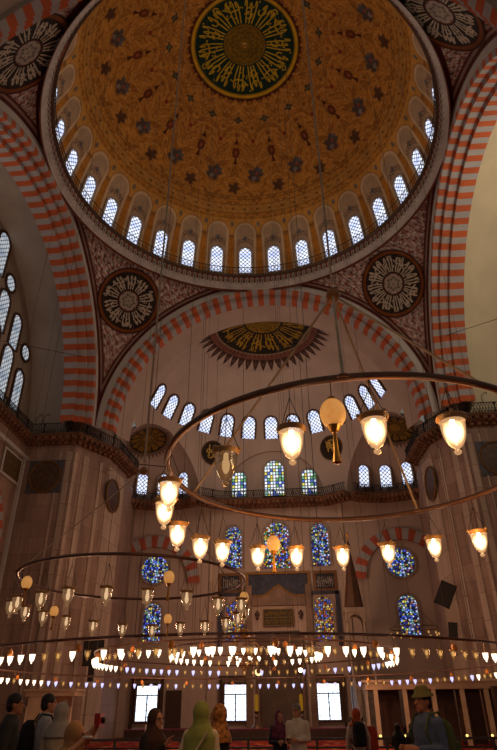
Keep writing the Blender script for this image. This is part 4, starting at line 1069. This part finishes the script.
# --- left ring
LC, LR, LZ = (-1.2, 12.3), 2.3, 4.02
ring_thing('ring_chandelier', 'thin bronze ring chandelier with unlit lamps hanging at left', (LC[0], LC[1], LZ), LR, .03, 2.4, (-120, 60), 34.0, main=.024)
ll = [(-168, 3.48), (175, 3.47), (157.9, 3.45), (140.2, 3.46), (122, 3.43), (98, 3.55), (78.4, 3.5), (64.1, 3.48), (49.3, 3.45), (31.4, 3.45), (14.4, 3.46), (-2.9, 3.43), (-20.2, 3.45), (-37.6, 3.49), (-54.2, 3.54), (-70.7, 3.57), (-87, 3.58), (-117, 3.5), (-133, 3.49), (-153.3, 3.46)]
near = sorted([q for q in ll if cos(radians(q[0])) < 0], key=lambda q: sin(radians(q[0]))); far = sorted([q for q in ll if cos(radians(q[0])) >= 0], key=lambda q: sin(radians(q[0])))
for lst, nm in ((near, 'upper near row'), (far, 'lower far row')):
    for i, (a, z) in enumerate(lst):
        x, y = LC[0]+LR*sin(radians(a)), LC[1]+LR*cos(radians(a))
        hang_lamp('dim', (x, y, z), (x, y, LZ), '%s unlit glass lamp from the left in the %s of the left ring' % (ordinal(i), nm), 'unlit lamps of the left ring')
for a, z, lab in ((-140, 3.68, 'pale egg at the left end of the left ring, upper one'), (-63.3, 3.6, 'pale egg at the left of the left ring, lower one'), (149, 3.66, 'pale egg on the near side of the left ring before the round window'), (6.2, 3.56, 'pale egg low on the far side of the left ring'), (90, 3.62, 'pale egg at the right end of the left ring')):
    x, y = LC[0]+LR*sin(radians(a)), LC[1]+LR*cos(radians(a)); hang_egg((x, y, z), (x, y, LZ), lab, .95)
# --- the three low concentric rings under the dome
def small_lamp(kind):
    k = .72; gl, bu = {'w': (Memit('white_lamp_glow', 'ffe6c4', 2.6), Memit('white_lamp_core', 'ffffff', 9)), 'b': (Memit('cool_lamp_glow', 'c8c4ff', 1.5), Memit('cool_lamp_core', 'f4f2ff', 9)), 'u': (Mglass('amber_lamp_glass', 'd89a50', .38, .6), Memit('amber_lamp_core', 'ffc880', 1.0))}[kind]  # lit cups emit all over to imitate bloom, unlit ones faintly
    m = MB().lathe([(r*k, z*k) for r, z in CUP], 12); m.k = 1; m.ell((0, 0, -.12*k), (.05*k, .05*k, .09*k), 8, 6) if kind == 'u' else m.ell((0, 0, -.11*k), (.09*k, .09*k, .10*k), 8, 6); m.k = 2
    m.torus((0, 0, 0), .116*k, .012*k, 12, 5).tube([(0, 0, 0), (0, 0, .3)], .004, 3, caps=False)
    return m.mesh('glass_lamp', [gl, bu, BRASS], True)
SL = {k: small_lamp(k) for k in 'wbu'}
EGGM = MB().ell((0, 0, 0), (.08, .08, .1), 10, 8).tube([(0, 0, .1), (0, 0, .22)], .005, 3).mesh('hanging_egg', M('orange_egg', 'c87c34', .5, var=.1), True)
MC = (-.15, 25.38)
for nm, R, n, zr, zl, tb, ncab in (('widest', 10.4, 142, 3.26, 2.98, .035, 14), ('middle', 5.85, 88, 3.62, 3.38, .03, 8), ('smallest', 2.98, 44, 3.82, 3.6, .028, 4)):
    o = thing('ring_chandelier', '%s of the three low lamp rings hanging under the main dome' % nm, 'chandelier', (MC[0], MC[1], zr), group='low lamp rings under the dome')
    MB().torus((0, 0, 0), R, tb, 160, 8).build('ring', BRONZE, o, smooth=True)
    for k in range(ncab):
        a = 2*pi*(k+.37)/ncab; x, y = R*sin(a), R*cos(a); zt = DZC+sqrt(DR**2-R*R)-zr-.05
        MB().tube([(x, y, 0), (x, y, zt)], .009, 4).build('suspension_cable', M('grey_cable', '4a4038', .7), o)
    lst = []
    for k in range(n):
        a = 2*pi*(k+.5)/n; x, y = MC[0]+R*sin(a), MC[1]+R*cos(a); q = px((x, y, zl))
        if -8 < q[0] < 505: lst.append((q[0], cos(a) >= 0, x, y, a))
    for fside in (True, False):
        sub = sorted([q for q in lst if q[1] == fside], key=lambda q: q[0]); cnt = {}
        for q in sub:
            _, _, x, y, a = q; edge = abs(sin(a)) > .93
            kind = 'u' if rng.random() < ((.42 if nm == 'widest' else .55) if not edge else .2) else ('b' if fside and not edge and nm != 'smallest' else 'w')
            i = cnt.get(kind == 'u', 0); cnt[kind == 'u'] = i+1
            ob = bpy.data.objects.new('glass_lamp', SL[kind]); COL.objects.link(ob); ob.location = (x, y, zl); ob.rotation_euler = (0, 0, rng.random()*6)
            tag(ob, '%s %s glass lamp from left on the %s side of the %s low ring' % (ordinal(i), 'amber unlit' if kind == 'u' else 'glowing', 'far' if fside else 'near', nm), 'lamp', 'lamps of the %s low ring' % nm)
    ne = {'widest': 26, 'middle': 14, 'smallest': 6}[nm]; es = []
    for k in range(ne):
        a = 2*pi*(k+.31)/ne; x, y = MC[0]+R*sin(a), MC[1]+R*cos(a); q = px((x, y, zl))
        if 0 < q[0] < 497: es.append((q[0], cos(a) >= 0, x, y))
    for fside in (True, False):
        for i, (_, _, x, y) in enumerate(sorted(e for e in es if e[1] == fside)):
            ob = bpy.data.objects.new('hanging_egg', EGGM); COL.objects.link(ob); ob.location = (x, y, zl+.07)
            tag(ob, '%s small orange egg from left on the %s side of the %s low ring' % (ordinal(i), 'far' if fside else 'near', nm), 'ornament', 'orange eggs of the %s low ring' % nm)
# --- gilded crown chandelier near the mihrab
g = thing('crown_chandelier', 'gilded crown shaped chandelier with curved ribs in front of the mihrab', 'chandelier', (-1.3, 36.5, 4.55))
MB().torus((0, 0, 0), .9, .05, 40, 8).torus((0, 0, -.55), .45, .04, 32, 8).torus((0, 0, .85), .32, .06, 24, 8).build('hoops', GOLD, g)
for k in range(8):
    a = 2*pi*k/8; MB().tube([(r*sin(a), r*cos(a), z) for r, z in ((.12, -.75), (.45, -.55), (.82, -.25), (.92, 0), (.8, .4), (.45, .75), (.3, .9))], .035, 6).build('rib', GOLD, g)
MB().lathe([(0, 1.35), (.16, 1.3), (.28, 1.1), (.22, .95), (.3, .85), (.25, .8), (0, .8)], 16).build('crown', GOLD, g)
MB().lathe([(0, -1.15), (.08, -1.05), (.14, -.9), (.1, -.75), (0, -.7)], 12).build('pendant', GOLD, g)
MB().tube([(0, 0, 1.3), (0, 0, 28)], .015, 5).build('cable', IRON, g)
for k in range(8):
    a = 2*pi*(k+.5)/8; ob = bpy.data.objects.new('glass_lamp', SL['w']); COL.objects.link(ob); ob.location = (-1.3+.9*sin(a), 36.5+.9*cos(a), 4.4)
    tag(ob, 'small glowing lamp on the hoop of the gilded crown chandelier', 'lamp', 'lamps of the crown chandelier')
# --- far small ring at right
g = thing('ring_chandelier', 'small thin ring chandelier with unlit lamps before the blue window at right', 'chandelier', (9.3, 42, 6.35))
MB().torus((0, 0, 0), 1.55, .03, 48, 6).build('ring', BRONZE, g)
for k in range(3): a = 2*pi*k/3; MB().tube([(1.55*sin(a), 1.55*cos(a), 0), (0, 0, 1.6)], .012, 4).build('stay_cable', IRON, g)
MB().tube([(0, 0, 1.6), (0, 0, 13.5)], .012, 4).build('cable', IRON, g)
qs = sorted([(9.3+1.55*sin(2*pi*k/14), 42+1.55*cos(2*pi*k/14)) for k in range(14)])
for i, (x, y) in enumerate(qs):
    ob = bpy.data.objects.new('glass_lamp', SL['u']); COL.objects.link(ob); ob.location = (x, y, 6.05)
    tag(ob, '%s unlit lamp from the left on the small far ring at right' % ordinal(i), 'lamp', 'lamps of the small far ring')
# wall brackets / tie rods
t = thing('tie_rod', 'dark iron rod reaching from the left gallery into the apse', 'rod', (-12.0, 45, 20.0)); MB().tube([(0, 0, 0), (3.2, 1.0, -.1)], .04, 6).build('rod', IRON, t)
for s in (-1, 1):
    t = thing('stay_wire', 'thin wire stretched across the %s bay under its vault' % ('left' if s < 0 else 'right'), 'wire', (s*13.0, 36.0, 25.0)); MB().tube([(0, 0, 0), (s*4.8, -4.2, -.9)], .02, 5).build('wire', IRON, t)

# ------------------------------------------------------------------ people
SKIN = M('skin', 'a5755a', .6, var=.08, scale=6); SKIN2 = M('skin_tan', '94644a', .6, var=.08, scale=6)
HAIRB = M('black_hair', '17110f', .6); HAIRG = M('grey_hair', '6a625c', .7); EYE = M('eye_dark', '120c0a', .3)
def cloth(name, c, var=.25, scale=9): return M(name, c, .9, var=var, scale=scale)
def remesh(mb, name, mat, vox, parent, sm=2):
    me = bpy.data.meshes.new('tmp'); me.from_pydata(mb.v, [], mb.f); o = link('tmp', me)
    bm = bmesh.new(); bm.from_mesh(me); bmesh.ops.recalc_face_normals(bm, faces=bm.faces); bm.to_mesh(me); bm.free()
    r = o.modifiers.new('r', 'REMESH'); r.mode = 'VOXEL'; r.voxel_size = vox
    if sm: q = o.modifiers.new('s', 'SMOOTH'); q.factor = .5; q.iterations = sm
    bpy.context.view_layer.update()
    m2 = bpy.data.meshes.new_from_object(o.evaluated_get(bpy.context.evaluated_depsgraph_get())); bpy.data.objects.remove(o, do_unlink=True)
    m2.name = name; m2.materials.clear(); m2.materials.append(mat); m2.polygons.foreach_set('use_smooth', [True]*len(m2.polygons))
    return link(name, m2, parent)
def limb(mb, pts, rad, seg=10):
    """tapered limb with rounded joints"""
    P, R = [], []
    for i in range(len(pts)-1):
        a, b = Vector(pts[i]), Vector(pts[i+1])
        for t in (0, .33, .66): P.append(a.lerp(b, t)); R.append(rad[i]+(rad[i+1]-rad[i])*t)
    P.append(Vector(pts[-1])); R.append(rad[-1])
    mb.tube(P, R, seg)
    for p, r in zip(pts, rad): mb.ell(p, (r, r, r), 10, 8)
def loft(mb, secs, seg=20, c=(0, 0)):
    """secs: (z, rx, ry, yoff)"""
    b = len(mb.v); n = len(secs)
    for z, rx, ry, yo in secs:
        for k in range(seg):
            th = 2*pi*k/seg; mb.v.append((c[0]+rx*cos(th), c[1]+yo+ry*sin(th), z))
    for i in range(n-1):
        for k in range(seg): m = (k+1) % seg; mb.face([b+i*seg+k, b+i*seg+m, b+(i+1)*seg+m, b+(i+1)*seg+k])
    mb.face([b+k for k in reversed(range(seg))]); mb.face([b+(n-1)*seg+k for k in range(seg)])
def hand(mb, wrist, fwd, side, s, curl=.6):
    """palm, four unequal bent fingers and a thumb leaving the side of the palm"""
    f = Vector(fwd).normalized(); a = Vector(side); a = (a-f*a.dot(f)).normalized(); n = f.cross(a); w = Vector(wrist)
    pc = w+f*.05*s; R = Matrix((a, f, n)).transposed()
    mb.ell(pc, (.042*s, .055*s, .02*s), 10, 8, R)
    for i, (o, l) in enumerate(((-.03, .066), (-.01, .077), (.01, .073), (.03, .058))):
        p = w+(f*.09+a*o)*s; P = [p-f*.02*s, p]; d = f
        for k in range(3):
            d = (d*cos(curl*.6)+n*sin(curl*.6)).normalized() if k else (f*cos(curl*.4)+n*sin(curl*.4)); p = p+d*l*s*(.45, .32, .25)[k]; P.append(p)
        mb.tube(P, [.0105*s, .0105*s, .0095*s, .0088*s, .0075*s], 7)
    p = w+(f*.025-a*.035)*s; d = (f*.6-a*.8+n*.15).normalized(); mb.tube([p, p+d*.03*s, p+(d+f*.5).normalized()*.058*s, p+(d*.5+f).normalized()*.078*s], [.014*s, .0125*s, .011*s, .009*s], 7)
def person(label, loc, heading, H, skin, arms, top, bottom, head=None, hair=None, scarf=None, hat=None, face_turn=0, lean=0, glasses=False, skirt=False, female=True, longcoat=0, sleeve=1.0):
    """feet at loc, facing local +y turned by heading; arms: (elbow, wrist, hand direction) for left (-x) and right"""
    s = H/1.7; r = thing('person', label, 'person', (loc[0], loc[1], FL), heading)
    sw = (.165 if female else .19)*s
    hipz, shz, nz, hz = .9*s, 1.40*s, 1.47*s, 1.585*s
    lf = lambda z: lean*max(0, (z-hipz))/(shz-hipz)*.3       # forward lean
    b = MB()
    for q in (-1, 1):
        limb(b, [(q*.09*s, 0, hipz), (q*.095*s, .02*s, .49*s), (q*.1*s, -.02*s, .09*s)], [.088*s, .056*s, .036*s])
        b.ell((q*.105*s, .05*s, .04*s), (.042*s, .125*s, .04*s), 10, 8); limb(b, [(q*.1*s, -.04*s, .05*s), (q*.1*s, -.02*s, .12*s)], [.036*s, .037*s])
    loft(b, [(hipz-.1*s, .12*s, .09*s, 0), (hipz, .165*s, .11*s, lf(hipz)), (hipz+.15*s, .135*s, .095*s, lf(hipz+.15*s)), (hipz+.33*s, .155*s, .11*s, lf(hipz+.33*s)), (shz-.03*s, .165*s, .1*s, lf(shz)), (shz+.03*s, .1*s, .07*s, lf(shz)), (nz, .052*s, .055*s, lf(nz)), (nz+.06*s, .05*s, .052*s, lf(nz)+.01)])
    hy = lf(hz)+.02*s
    Rh = Matrix.Rotation(face_turn, 3, 'Z'); hc = Vector((0, hy, hz))
    def hp(x, y, z): return hc+Rh @ (Vector((x, y, z))*s)
    b.ell(hc, (.074*s, .094*s, .112*s), 18, 14, Rh); b.ell(hp(0, .035, -.06), (.055*s, .06*s, .062*s), 14, 10, Rh)       # skull, jaw
    limb(b, [hp(0, .088, .01), hp(0, .112, -.028)], [.009*s, .017*s], 8); b.ell(hp(0, .093, -.062), (.026*s, .012*s, .011*s), 10, 6, Rh); b.ell(hp(0, .08, -.1), (.024*s, .02*s, .018*s), 8, 6)
    for q in (-1, 1): b.ell(hp(q*.076, -.005, -.01), (.012*s, .022*s, .033*s), 8, 6, Rh); b.ell(hp(q*.032, .08, .028), (.024*s, .016*s, .01*s), 8, 6, Rh)
    sl = MB(); sh = {}
    for q, (el, wr, hd) in zip((-1, 1), arms):
        S = Vector((q*sw, lf(shz), shz-.02*s)); E = Vector(el)*s; W = Vector(wr)*s
        limb(b, [S-Vector((q*.03*s, 0, .02*s)), E, W], [.04*s, .034*s, .025*s]); limb(b, [W, W+Vector(hd).normalized()*.03*s], [.026*s, .024*s])
        hand(b, W, hd, (q*-.2, 0, 1) if abs(Vector(hd).normalized().z) < .8 else (q, .3, 0), s)
        cut = E.lerp(W, .9*sleeve) if sleeve > .5 else S.lerp(E, .8)
        if sleeve > .5: limb(sl, [S-Vector((q*.012*s, 0, .012*s)), E, cut], [.066*s, .054*s, .043*s])
        else: limb(sl, [S, cut], [.072*s, .058*s])
    body = remesh(b, 'body', skin, .011*s, r, 1)
    # upper garment
    hem = hipz-.06*s-longcoat*s
    secs = [(hem, .185*s+longcoat*.07, .135*s+longcoat*.05, lf(hipz))]
    if longcoat: secs.append((hipz, .18*s, .13*s, lf(hipz)))
    secs += [(hipz+.15*s, .16*s, .12*s, lf(hipz+.15*s)), (hipz+.33*s, .18*s, .135*s, lf(hipz+.33*s)), (shz-.03*s, .185*s, .12*s, lf(shz)), (shz+.045*s, .1*s, .085*s, lf(shz)), (shz+.075*s, .066*s, .066*s, lf(shz))]
    loft(sl, secs); remesh(sl, top[0], top[1], .016*s, r, 3)
    lo = MB()
    if skirt: loft(lo, [(.1*s, .27*s, .24*s, 0), (.5*s, .22*s, .18*s, 0), (hipz, .18*s, .13*s, 0), (hipz+.06*s, .15*s, .11*s, 0)])
    else:
        for q in (-1, 1): limb(lo, [(q*.092*s, 0, hipz-.02*s), (q*.098*s, .02*s, .49*s), (q*.1*s, -.015*s, .13*s)], [.1*s, .076*s, .064*s])
        loft(lo, [(hipz-.12*s, .15*s, .11*s, 0), (hipz, .175*s, .122*s, 0), (hipz+.08*s, .15*s, .11*s, 0)])
    remesh(lo, bottom[0], bottom[1], .018*s, r, 2)
    sh_ = MB()
    for q in (-1, 1): sh_.ell((q*.105*s, .05*s, .042*s), (.05*s, .14*s, .045*s), 12, 8)
    sh_.k = 0
    for q in (-1, 1):
        e = MB().ell(hp(q*.032, .087, .012), (.0125*s, .008*s, .007*s), 8, 6, Rh); e.build('eye', EYE, body)
        x = MB().ell((q*.105*s, .052*s, .042*s), (.05*s, .14*s, .046*s), 12, 8); x.build('shoe', M('dark_shoe', '1c1614', .5), r, smooth=True)
    if hair:
        h = MB().ell(hp(0, -.014, .036), (.086*s, .1*s, .098*s), 16, 12, Rh); h.ell(hp(0, -.04, -.015), (.081*s, .072*s, .085*s), 12, 10, Rh)
        if hair[1]: h.ell(hp(0, -.06, -.12), (.075*s, .05*s, .12*s), 12, 10, Rh)
        remesh(h, 'hair', hair[0], .012*s, r, 1)
    if scarf:
        h = MB().ell(hp(0, -.024, .012), (.102*s, .103*s, .13*s), 18, 14, Rh); h.ell(hp(0, -.03, -.08), (.098*s, .092*s, .09*s), 14, 10, Rh)
        loft(h, [(nz-.04*s, .115*s, .115*s, hy-.02*s), (nz+.05*s, .088*s, .088*s, hy-.012*s)])
        d = scarf[1]
        loft(h, [(shz-.12*s-d*s, .21*s, .15*s, lf(shz)-.015*s), (shz-.04*s, .21*s, .145*s, lf(shz)), (shz+.04*s, .14*s, .118*s, lf(shz)), (nz+.03*s, .09*s, .09*s, hy-.02*s)])
        remesh(h, 'headscarf', scarf[0], .013*s, r, 3)
    if hat:
        h = MB().lathe([(0, .12*s), (.05*s, .115*s), (.078*s, .09*s), (.09*s, .045*s), (.118*s, .022*s), (.126*s, .0), (.122*s, -.004*s), (.093*s, .028*s), (.085*s, .03*s)], 24)
        o = h.build('sun_hat', hat, r, smooth=True); o.location = hp(0, -.01, .045); o.rotation_euler = (-.12, 0, face_turn)
    if glasses:
        g = MB()
        for q in (-1, 1): g.tube([hp(q*.033+.024*cos(t), .1, .012+.019*sin(t)) for t in np.linspace(0, 2*pi, 13)], .003*s, 5); g.tube([hp(q*.057, .1, .016), hp(q*.082, .01, .012)], .003*s, 4)
        g.tube([hp(-.009, .1, .014), hp(.009, .1, .014)], .003*s, 4); g.build('glasses', M('glasses_frame', '2a2018', .4, .4), r)
    return r
def backpack(label, loc, heading, mat, H, w=.3):
    s = H/1.7; o = thing('backpack', label, 'bag', (loc[0], loc[1], FL+.94*s), heading)
    b = MB(); loft(b, [(0, w*.42, .07, -.21), (.03, w*.5, .1, -.22), (.3, w*.5, .1, -.23), (.42, w*.42, .08, -.22), (.47, w*.25, .05, -.2)], 16)
    remesh(b, 'bag_body', mat, .018, o, 3)
    MB().box((0, -.335, .15), (w*.7, .06, .2)).build('pocket', mat, o)
    for q in (-1, 1): MB().tube([(q*.1, -.15, .43), (q*.125, -.07, .54), (q*.13, .06, .52), (q*.135, .155, .36), (q*.15, .1, .2), (q*.15, -.12, .06)], .013, 6).build('strap', mat, o)
    return o
DOWN = lambda q: ((q*.24, -.02, 1.12), (q*.25, .06, .86), (0, .2, -1))
BENT = lambda q: ((q*.205, -.02, 1.12), (q*.1, .26, 1.12), (-q*.5, .8, .1))
RAISE = lambda q: ((q*.24, .27, 1.40), (q*.07, .47, 1.60), (-q*.2, .5, 1))
def hd(dx, dy): return atan2(-dx, dy)
def at_px(x, Y):      # lateral position for a column of the hall at depth Y
    d = fw+r2*((x-248.5)/579.15)+u2*((375-712)/579.15); return CAMP.x+d.x*Y/d.y
T_DARK = ('trousers', cloth('charcoal_trousers', '1e1c1c')); SKB = ('long_skirt', cloth('black_skirt', '15100f'))
person('man in dark grey shirt at the left edge, seen from the side', (-1.64, 8.6), hd(1, .35), 1.75, SKIN2, (DOWN(-1), DOWN(1)), ('shirt', cloth('dark_grey_shirt', '2e2b2a')), T_DARK, hair=(HAIRB, False), female=False)
person('man in white shirt with black backpack at left, turned to the right', (-1.54, 9.5), hd(.8, .5), 1.77, SKIN, (DOWN(-1), BENT(1)), ('shirt', cloth('white_shirt', '9c9694', .1)), T_DARK, hair=(HAIRB, False), female=False)
backpack('black backpack on the back of the man in white shirt', (-1.54, 9.5), hd(.8, .5), cloth('black_nylon', '131214'), 1.77)
person('woman in pale grey headscarf and cream jacket, seen from behind at left', (-1.12, 9.0), hd(.1, 1), 1.64, SKIN, (BENT(-1), BENT(1)), ('jacket', cloth('cream_jacket', 'a5937a', .12)), T_DARK, scarf=(cloth('pale_grey_scarf', '8d857c', .1), 0))
rp = person('woman in coral patterned dress with tan headscarf raising a red camera', (.0, 5.8), hd(1, .05), 1.44, SKIN, (RAISE(-1), RAISE(1)), ('dress_top', cloth('coral_pattern', 'a8483e', .6, 45)), ('long_skirt', cloth('coral_skirt', '8c3a34', .5, 40)), scarf=(cloth('tan_scarf', '9c7248', .15), -.04), skirt=True, sleeve=.4, lean=.6)
MB().torus((.065, .385, 1.335), .036, .012, 16, 6).build('bracelet', cloth('white_beads', 'c8c0b8', .1), rp)
hv = Matrix.Rotation(hd(1, .05), 3, 'Z') @ Vector((0, .455, 1.46))
cm = thing('camera', 'small red camera held up by the woman in coral dress', 'camera', (hv.x, 5.8+hv.y, FL+hv.z-.05), hd(1, .05))
MB().box((0, 0, .05), (.15, .05, .105)).build('camera_body', M('red_camera', '9c1c1c', .4), cm); MB().lathe([(0, 0), (.026, 0), (.026, .03), (.02, .034), (0, .034)], 16).build('lens', M('dark_lens', '141418', .2), cm, mw=Matrix.Translation((0, .017, .05)) @ Matrix.Rotation(-pi/2, 4, 'X'))
MB().box((0, -.019, .05), (.08, .004, .055)).build('screen', M('blue_screen', '27345c', .3), cm)
person('woman in dark brown headscarf and glasses, in profile with a hand near her chin', (.44, 8.0), hd(.9, -.5), 1.55, SKIN, (BENT(-1), ((.24, .1, 1.12), (.06, .26, 1.3), (-.3, .5, .8))), ('dress_top', cloth('black_dress', '1a1312')), SKB, scarf=(cloth('brown_scarf', '38211b'), .1), skirt=True, glasses=True)
person('woman in long green headscarf with cream sleeve, seen from behind', (1.09, 7.5), hd(.15, 1), 1.61, SKIN, (DOWN(-1), BENT(1)), ('jacket', cloth('cream_sleeves', 'b3a48c', .1)), ('long_skirt', cloth('grey_skirt', '4a443c')), scarf=(cloth('green_scarf', '7b8142', .12), .22), skirt=True, longcoat=.1)
st_ = thing('shoulder_bag_strap', 'thin pale bag strap across the back of the green headscarf', 'strap', (1.09, 7.5, FL+1.1), hd(.15, 1)); MB().tube([(-.14, -.19, -.2), (.0, -.19, .05), (.13, -.14, .24)], .012, 6).build('strap', cloth('pale_strap', 'a89a80'), st_)
person('woman in orange and brown patterned headscarf and dark clothes, beside the green headscarf', (1.2, 8.2), hd(-1, .25), 1.59, SKIN, (DOWN(-1), BENT(1)), ('dress_top', cloth('navy_top', '161419')), SKB, scarf=(cloth('patterned_scarf', '8a5a2c', .8, 22), 0), skirt=True)
person('woman in dark top and red purple headscarf in the middle of the hall', (1.68, 13.5), hd(.35, -1), 1.54, SKIN, (BENT(-1), BENT(1)), ('blouse', cloth('dark_blouse', '20212c')), T_DARK, scarf=(cloth('red_purple_scarf', '5e2a3c', .6, 20), .1))
person('grey haired man in a white jacket with glasses, looking at his phone', (2.06, 12.5), hd(-.45, -1), 1.65, SKIN, (BENT(-1), BENT(1)), ('jacket', cloth('white_jacket', 'b5a897', .1)), T_DARK, hair=(HAIRG, False), female=False, glasses=True, longcoat=.12)
hv = Matrix.Rotation(hd(-.45, -1), 3, 'Z') @ Vector((0, .36, 1.1))
ph = thing('phone', 'dark phone in the hands of the man in the white jacket', 'phone', (2.06+hv.x, 12.5+hv.y, FL+hv.z), hd(-.45, -1)); MB().box((0, 0, 0), (.08, .16, .012)).build('phone_body', M('black_glass', '101114', .2), ph); MB().box((0, 0, .008), (.07, .14, .004)).build('screen', M('phone_screen', '1c2430', .2), ph)
person('person with orange red hood and white top with red sleeves, seen from behind', (3.31, 15.0), hd(-.1, 1), 1.57, SKIN, (DOWN(-1), DOWN(1)), ('top', cloth('white_red_top', 'a09084', .15)), T_DARK, scarf=(cloth('orange_red_hood', '983c1c', .15), -.06))
backpack('black backpack worn by the person in the orange red hood', (3.31, 15.0), hd(-.1, 1), MATS['black_nylon'], 1.57)
person('man in green sun hat and blue jacket with a green backpack at right', (3.66, 8.0), hd(-.9, -.55), 1.73, SKIN2, (BENT(-1), BENT(1)), ('jacket', cloth('blue_jacket', '3f4c68', .15)), T_DARK, hair=(HAIRB, False), hat=cloth('olive_hat', '55522e', .15), female=False, longcoat=.08)
backpack('green backpack on the man in the sun hat', (3.66, 8.0), hd(-.9, -.55), cloth('green_nylon', '3a4626'), 1.73)
rd = thing('red_cloth_banner', 'orange red cloth hung on a low stand beside the hooded person', 'banner', (3.57, 15.6, FL))
MB().extr([(-.16, .1), (.2, .1), (.22, 1.1), (.17, 1.22), (-.1, 1.25), (-.15, 1.1)], Matrix.Identity(4), -.03, .03).build('cloth', cloth('banner_red', '8c3018', .15), rd); MB().box((0, .05, .62), (.04, .04, 1.24)).box((0, .05, .02), (.4, .3, .04)).build('stand', DARKW, rd)
for x, y, lab in ((4.42, 17, 'dark clothed seated person near the loggia, left one of two'), (4.85, 17.6, 'dark clothed seated person near the loggia, right one of two')):
    person(lab, (x, y), hd(.2, 1), 1.25, SKIN2, (BENT(-1), BENT(1)), ('dress_top', cloth('black_coat', '110d0c')), SKB, scarf=(cloth('black_scarf', '120e0d'), 0), skirt=True)

# ------------------------------------------------------------------ lights
def light(name, typ, loc, energy, col, size=.3, rot=None, sx=None, sy=None, spread=None):
    l = bpy.data.lights.new(name, typ); l.energy = energy; l.color = lin(col)
    if typ == 'AREA':
        l.shape = 'RECTANGLE'; l.size = sx; l.size_y = sy
        if spread: l.spread = spread
    else: l.shadow_soft_size = size
    o = bpy.data.objects.new(name, l); COL.objects.link(o); o.location = loc
    if rot: o.rotation_euler = rot
    return o
WB = bpy.data.worlds.new('world'); SC.world = WB; WB.use_nodes = True
bg = WB.node_tree.nodes['Background']; bg.inputs[0].default_value = L4('cfc4b8'); bg.inputs[1].default_value = .22
light('daylight_right_windows', 'POINT', (16.9, 25, 24.5), 1250, 'fff2dc', 1.5)
light('daylight_left_windows', 'POINT', (-16.6, 22, 25), 380, 'fff2e0', 1.5)
for k in range(8):
    a = radians(k*45+22.5); light('daylight_dome_windows', 'POINT', (8.5*sin(a), DY+8.5*cos(a), 35.0), 85, 'ffe8cc', 1.5)
light('daylight_apse', 'POINT', (0, 43, 22), 480, 'ffe8d4', 2.0)
for k in range(6):
    a = 2*pi*(k+.5)/6; light('lamp_light', 'POINT', (MC[0]+8.5*sin(a), MC[1]+8.5*cos(a), 3.6), 330, 'ffc49c', .3)
light('lamp_light', 'POINT', (MC[0], MC[1], 4.1), 200, 'ffc49c', .3)
for a in (-100, -20, 60, 170): light('lamp_light', 'POINT', (FC[0]+1.6*sin(radians(a)), FC[1]+1.6*cos(radians(a)), 3.3), 25, 'ffb060', .15)
light('apse_fill_light', 'POINT', (0, 42.5, 9), 1000, 'ffc49c', 1.0)  # added fill point that brightens the apse; no lamp hangs here
SC.view_settings.view_transform = 'Standard'; SC.view_settings.look = 'None'; SC.view_settings.exposure = 0; SC.view_settings.gamma = 1
try:
    SC.cycles.max_bounces = 5; SC.cycles.transparent_max_bounces = 12; SC.cycles.caustics_reflective = False; SC.cycles.caustics_refractive = False
except Exception: pass
